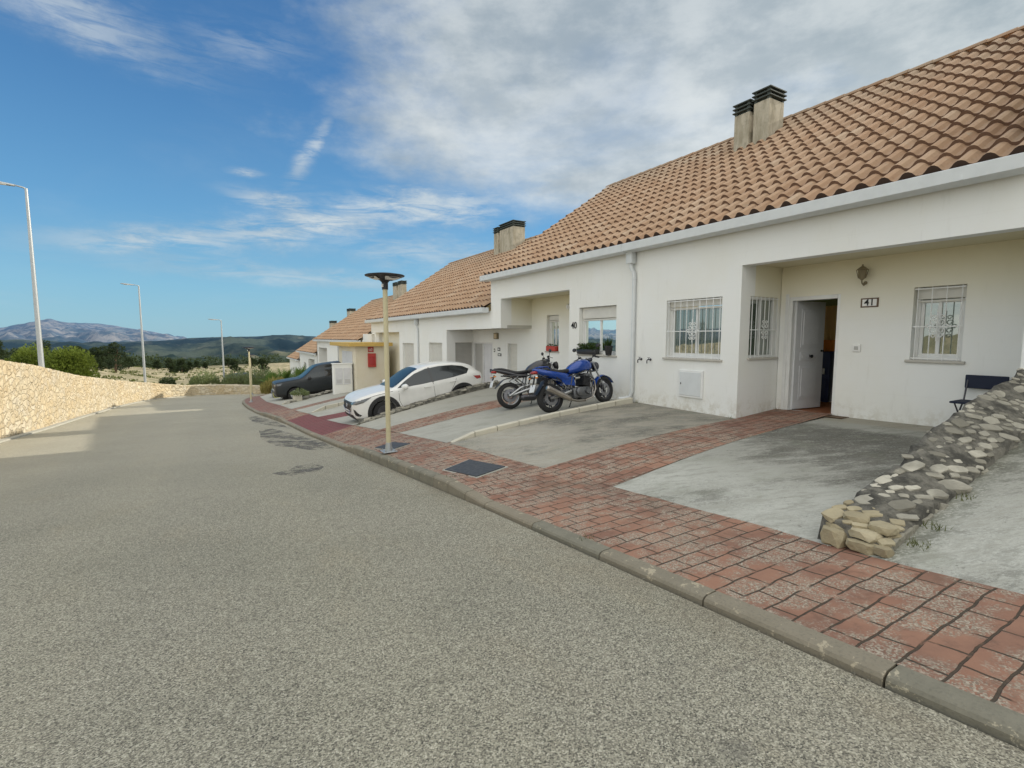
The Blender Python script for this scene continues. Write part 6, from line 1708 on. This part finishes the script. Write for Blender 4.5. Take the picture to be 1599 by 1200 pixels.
tg = shrub('clump of yellow dry grass at the end of the wall beside the pickup nose', 4.3, 45.5, -3.15, 2.2, 1.0, 'dry_grass', 2200, .4, 5, 'dry_grass_clump', up=1.6)
def palm(label, x, y, z, L, n, seed):
    rr = random.Random(seed); t = thing('palm_shrub', label, 'palm', (x, y, z), group='low palms at the bottom of the street'); mb = MB()
    ms = MB(); ms.tube([(x, y, z-.2), (x, y, z+.5)], [.14, .1], 8); ms.build('trunk', 'bark', t)
    for k in range(n):
        a = rr.uniform(0, 6.28); el = rr.uniform(.35, 1.35); l = L*rr.uniform(.7, 1.1); tone = rr.random(); base = Vector((x, y, z+.45)); side = Vector((-math.sin(a), math.cos(a), 0))
        prev = None
        for s in range(9):
            f = s/8; p = base+Vector((math.cos(a)*math.cos(el)*l*f, math.sin(a)*math.cos(el)*l*f, math.sin(el)*l*f-.45*l*f*f*math.cos(el)))
            if prev is not None:
                for sg in (-1, 1):
                    tip = p+side*sg*.30*l*math.sin(math.pi*min(.98, f*.85+.12))*.8+(p-prev)*1.2+Vector((0, 0, .02)); mb.F([mb.V(prev), mb.V(p), mb.V(tip)], 0, max(.02, tone))
            prev = p
    mb.build('leaves', 'palm_leaves', t)
palm('left one of the bushy low palms at the bottom of the street', 4.3, 50.2, -3.45, 1.8, 34, 1)
palm('middle one of the bushy low palms at the bottom of the street', 5.5, 51.2, -3.3, 2.0, 36, 2)
palm('right one of the bushy low palms, closest to the last house', 6.9, 50.2, -3.2, 1.9, 34, 3)
mb = MB(); rr = random.Random(9)
for k in range(2200):
    az = rr.uniform(-17, 4.5); r = 55+rr.random()**1.6*160; x, y = r*math.sin(R(az)), r*math.cos(R(az)); z = terr(x, y); s = rr.uniform(.12, .30)*(1+r/150)
    if MN.noise(Vector((x*.06, y*.06, 0))) < -.12: continue
    for q in range(4): mb.leaf(Vector((x+rr.uniform(-.4, .4)*s, y+rr.uniform(-.4, .4)*s, z)), Vector((rr.uniform(-.6, .6), rr.uniform(-.6, .6), 1)), s*.32, s*.8, 0, max(.02, rr.random()))
tag(mb.build('scrub', 'scrub_leaves'), 'low dark scrub dotted over the dry slopes beyond the wall', 'scrub', kind='stuff')

mb = MB(); rr = random.Random(21)
for k in range(1500):
    if k < 900: az = rr.uniform(-24, -4.5); r = rr.uniform(150, 400)
    else: az = rr.uniform(-5, 13); r = rr.uniform(255, 420)
    x, y = r*math.sin(R(az)), r*math.cos(R(az)); z = terr(x, y)
    if MN.noise(Vector((x*.02, y*.02, 3))) < -.18: continue
    hh = rr.uniform(2.2, 4.6)
    for q in range(44):
        d = Vector((rr.gauss(0, 1), rr.gauss(0, 1), rr.gauss(0, 1))).normalized(); p = Vector((x, y, z+hh*.52))+Vector((d.x*hh*.42, d.y*hh*.42, d.z*hh*.48)); mb.leaf(p, d+Vector((rr.uniform(-.6, .6), rr.uniform(-.6, .6), .3)), .28, .8, 0, max(.02, min(1, .3+.5*d.z)))
tag(mb.build('pine_wood', 'dark_pine_needles'), 'dark pine wood covering the hollow below the hills', 'wood', kind='stuff')
# ------------------------------------------------------------------ camera
cam = bpy.data.cameras.new('Camera'); co = bpy.data.objects.new('Camera', cam); COL.objects.link(co)
cam.sensor_width = 36; cam.lens = 783/1599*36; cam.clip_end = 20000; cam.clip_start = .05
co.location = (0, 0, 1.5); co.rotation_euler = (R(90)-math.atan(73/783), 0, -math.atan(465/783))
sc.camera = co

# ------------------------------------------------------------------ light
SUN_EL = math.degrees(math.atan(.475))
d = Vector((-1, .10, -.475)).normalized()
sun = bpy.data.lights.new('Sun', 'SUN'); sun.energy = 4.6; sun.angle = R(.53); sun.color = (1, .91, .76)
so = bpy.data.objects.new('Sun', sun); COL.objects.link(so); so.rotation_euler = d.to_track_quat('-Z', 'Y').to_euler()
w = bpy.data.worlds.new('World'); sc.world = w; w.use_nodes = True
t = NT(w.node_tree); bg = w.node_tree.nodes['Background']
sky = t.n.new('ShaderNodeTexSky'); sky.sky_type = 'NISHITA'; sky.sun_disc = False; sky.sun_elevation = R(SUN_EL); sky.sun_rotation = R(95.7)
sky.air_density = 1.0; sky.dust_density = .3; sky.ozone_density = 3.5
V = t.vm('NORMALIZE', t.coord('Generated')); X_, Y_, Z_ = t.sep(V)
az = t.m('MULTIPLY', t.m('ARCTAN2', X_, Y_), 57.2958); el = t.m('MULTIPLY', t.m('ARCSINE', Z_), 57.2958)
zc = t.m('MAXIMUM', Z_, .03); P = t.comb(t.m('DIVIDE', X_, t.m('ADD', zc, .12)), t.m('DIVIDE', Y_, t.m('ADD', zc, .12)), 0.)
AE = t.comb(t.m('MULTIPLY', az, .06), t.m('MULTIPLY', el, .12), 0.)
warp = t.noise(AE, 1.2, 5, .6); warp2 = t.noise(AE, 3.5, 6, .65)
# broad grey cloud sheet on the right
f = t.m('SUBTRACT', az, t.m('ADD', 12., t.m('MULTIPLY', t.m('MAXIMUM', t.m('SUBTRACT', 18.5, el), 0.), 4.2)))
f = t.m('ADD', f, t.m('MULTIPLY', t.m('SUBTRACT', warp, .5), 30)); f = t.m('ADD', f, t.m('MULTIPLY', t.m('SUBTRACT', warp2, .5), 14))
sheet = t.m('MULTIPLY', t.sstep(f, -7, 16), t.sstep(az, 150, 175, 1, 0))
sheet = t.m('MULTIPLY', sheet, t.sstep(t.noise(P, .9, 7, .62, .4), .22, .50, .62, 1.))
# wisps
def gauss(ca, ce, sa, se, rot):
    c_, s_ = math.cos(R(rot)), math.sin(R(rot)); a = t.m('SUBTRACT', az, ca); e = t.m('SUBTRACT', el, ce)
    u = t.m('DIVIDE', t.m('ADD', t.m('MULTIPLY', a, c_), t.m('MULTIPLY', e, s_)), sa); v = t.m('DIVIDE', t.m('SUBTRACT', t.m('MULTIPLY', e, c_), t.m('MULTIPLY', a, s_)), se)
    v = t.m('ADD', v, t.m('MULTIPLY', t.m('SUBTRACT', warp2, .5), 3.2))
    return t.m('EXPONENT', t.m('MULTIPLY', t.m('ADD', t.m('MULTIPLY', u, u), t.m('MULTIPLY', v, v)), -1.))
fil = t.noise(t.mapv(AE, (.9, 3.0, 1), (0, 0, R(-14))), 2.6, 8, .66, .6)
filf = t.sstep(fil, .30, .60)
wis = None
for g, k in ((gauss(11, 12.0, 14, 1.5, 14), .8), (gauss(-4, 8.8, 7, 1.0, 6), .7), (gauss(6.3, 13.3, 3.6, .7, -8), .8), (gauss(21, 13.8, 10, 1.6, 4), .75), (gauss(9.6, 18.4, 3.6, .6, 58), .6), (gauss(22, 9.2, 13, 1.6, -4), .42), (gauss(8, 6.2, 14, .9, -3), .42), (gauss(-9, 25, 8, 1.6, -8), .5), (gauss(4, 26, 6, 1.5, 10), .25), (gauss(3.5, 15.7, 1.3, .3, 0), .7), (gauss(29, 15.5, 3, 1.2, 30), .4)):
    q = t.m('MULTIPLY', g, k); wis = q if wis is None else t.m('MAXIMUM', wis, q)
wis = t.m('MULTIPLY', t.m('MULTIPLY', wis, 1.25), filf)
veil = t.m('MULTIPLY', t.sstep(t.noise(P, .55, 7, .6, .5), .50, .80), .18)
# unseen part of the sky: bright broken cloud added as fill light
left = t.sstep(az, -28, -75); back = t.m('MAXIMUM', t.m('MAXIMUM', left, t.sstep(az, 95, 140)), t.sstep(el, 40, 62))
hid = t.m('MULTIPLY', back, t.sstep(t.noise(P, .7, 5, .6), .30, .55, .55, 1.))
cl = t.m('MAXIMUM', t.m('MAXIMUM', sheet, wis), t.m('MAXIMUM', veil, hid))
body = t.noise(t.mapv(P, (1, 1, 1)), 1.3, 5, .5, .3); body2 = t.noise(AE, 1.9, 6, .6)
bright = t.m('ADD', t.m('MULTIPLY', t.sstep(body, .30, .72), .5), t.m('MULTIPLY', t.sstep(body2, .35, .68), .5))
cc = t.mix(bright, (.37, .44, .49), (.78, .82, .82))
cc = t.mix(t.sstep(az, 40, 75, 0, .5), cc, t.mix(bright, (.36, .43, .44), (.85, .88, .84)))
cc = t.mix(t.m('MULTIPLY', wis, .7), cc, (.66, .74, .78))
cc = t.mix(back, cc, (1.56, 1.54, 1.44))
skyc = t.vm('MULTIPLY', sky.outputs[0], (.10, .13, .15))
skyc = t.mix(t.sstep(el, -2, 30, .82, .5), skyc, t.ramp(t.m('DIVIDE', el, 40.), [(0, (.30, .53, .66)), (.12, (.235, .50, .68)), (.3, (.135, .37, .62)), (.6, (.055, .215, .47)), (1, (.035, .14, .36))]))
col = t.mix(t.m('MULTIPLY', cl, .93, clamp=True), skyc, cc)
t.put(bg.inputs[0], col); bg.inputs[1].default_value = 1.
sc.view_settings.view_transform = 'Standard'; sc.view_settings.look = 'None'; sc.view_settings.exposure = 0
sc.cycles.max_bounces = 6
for o in bpy.data.objects:
    if 'WID' in o: del o['WID']
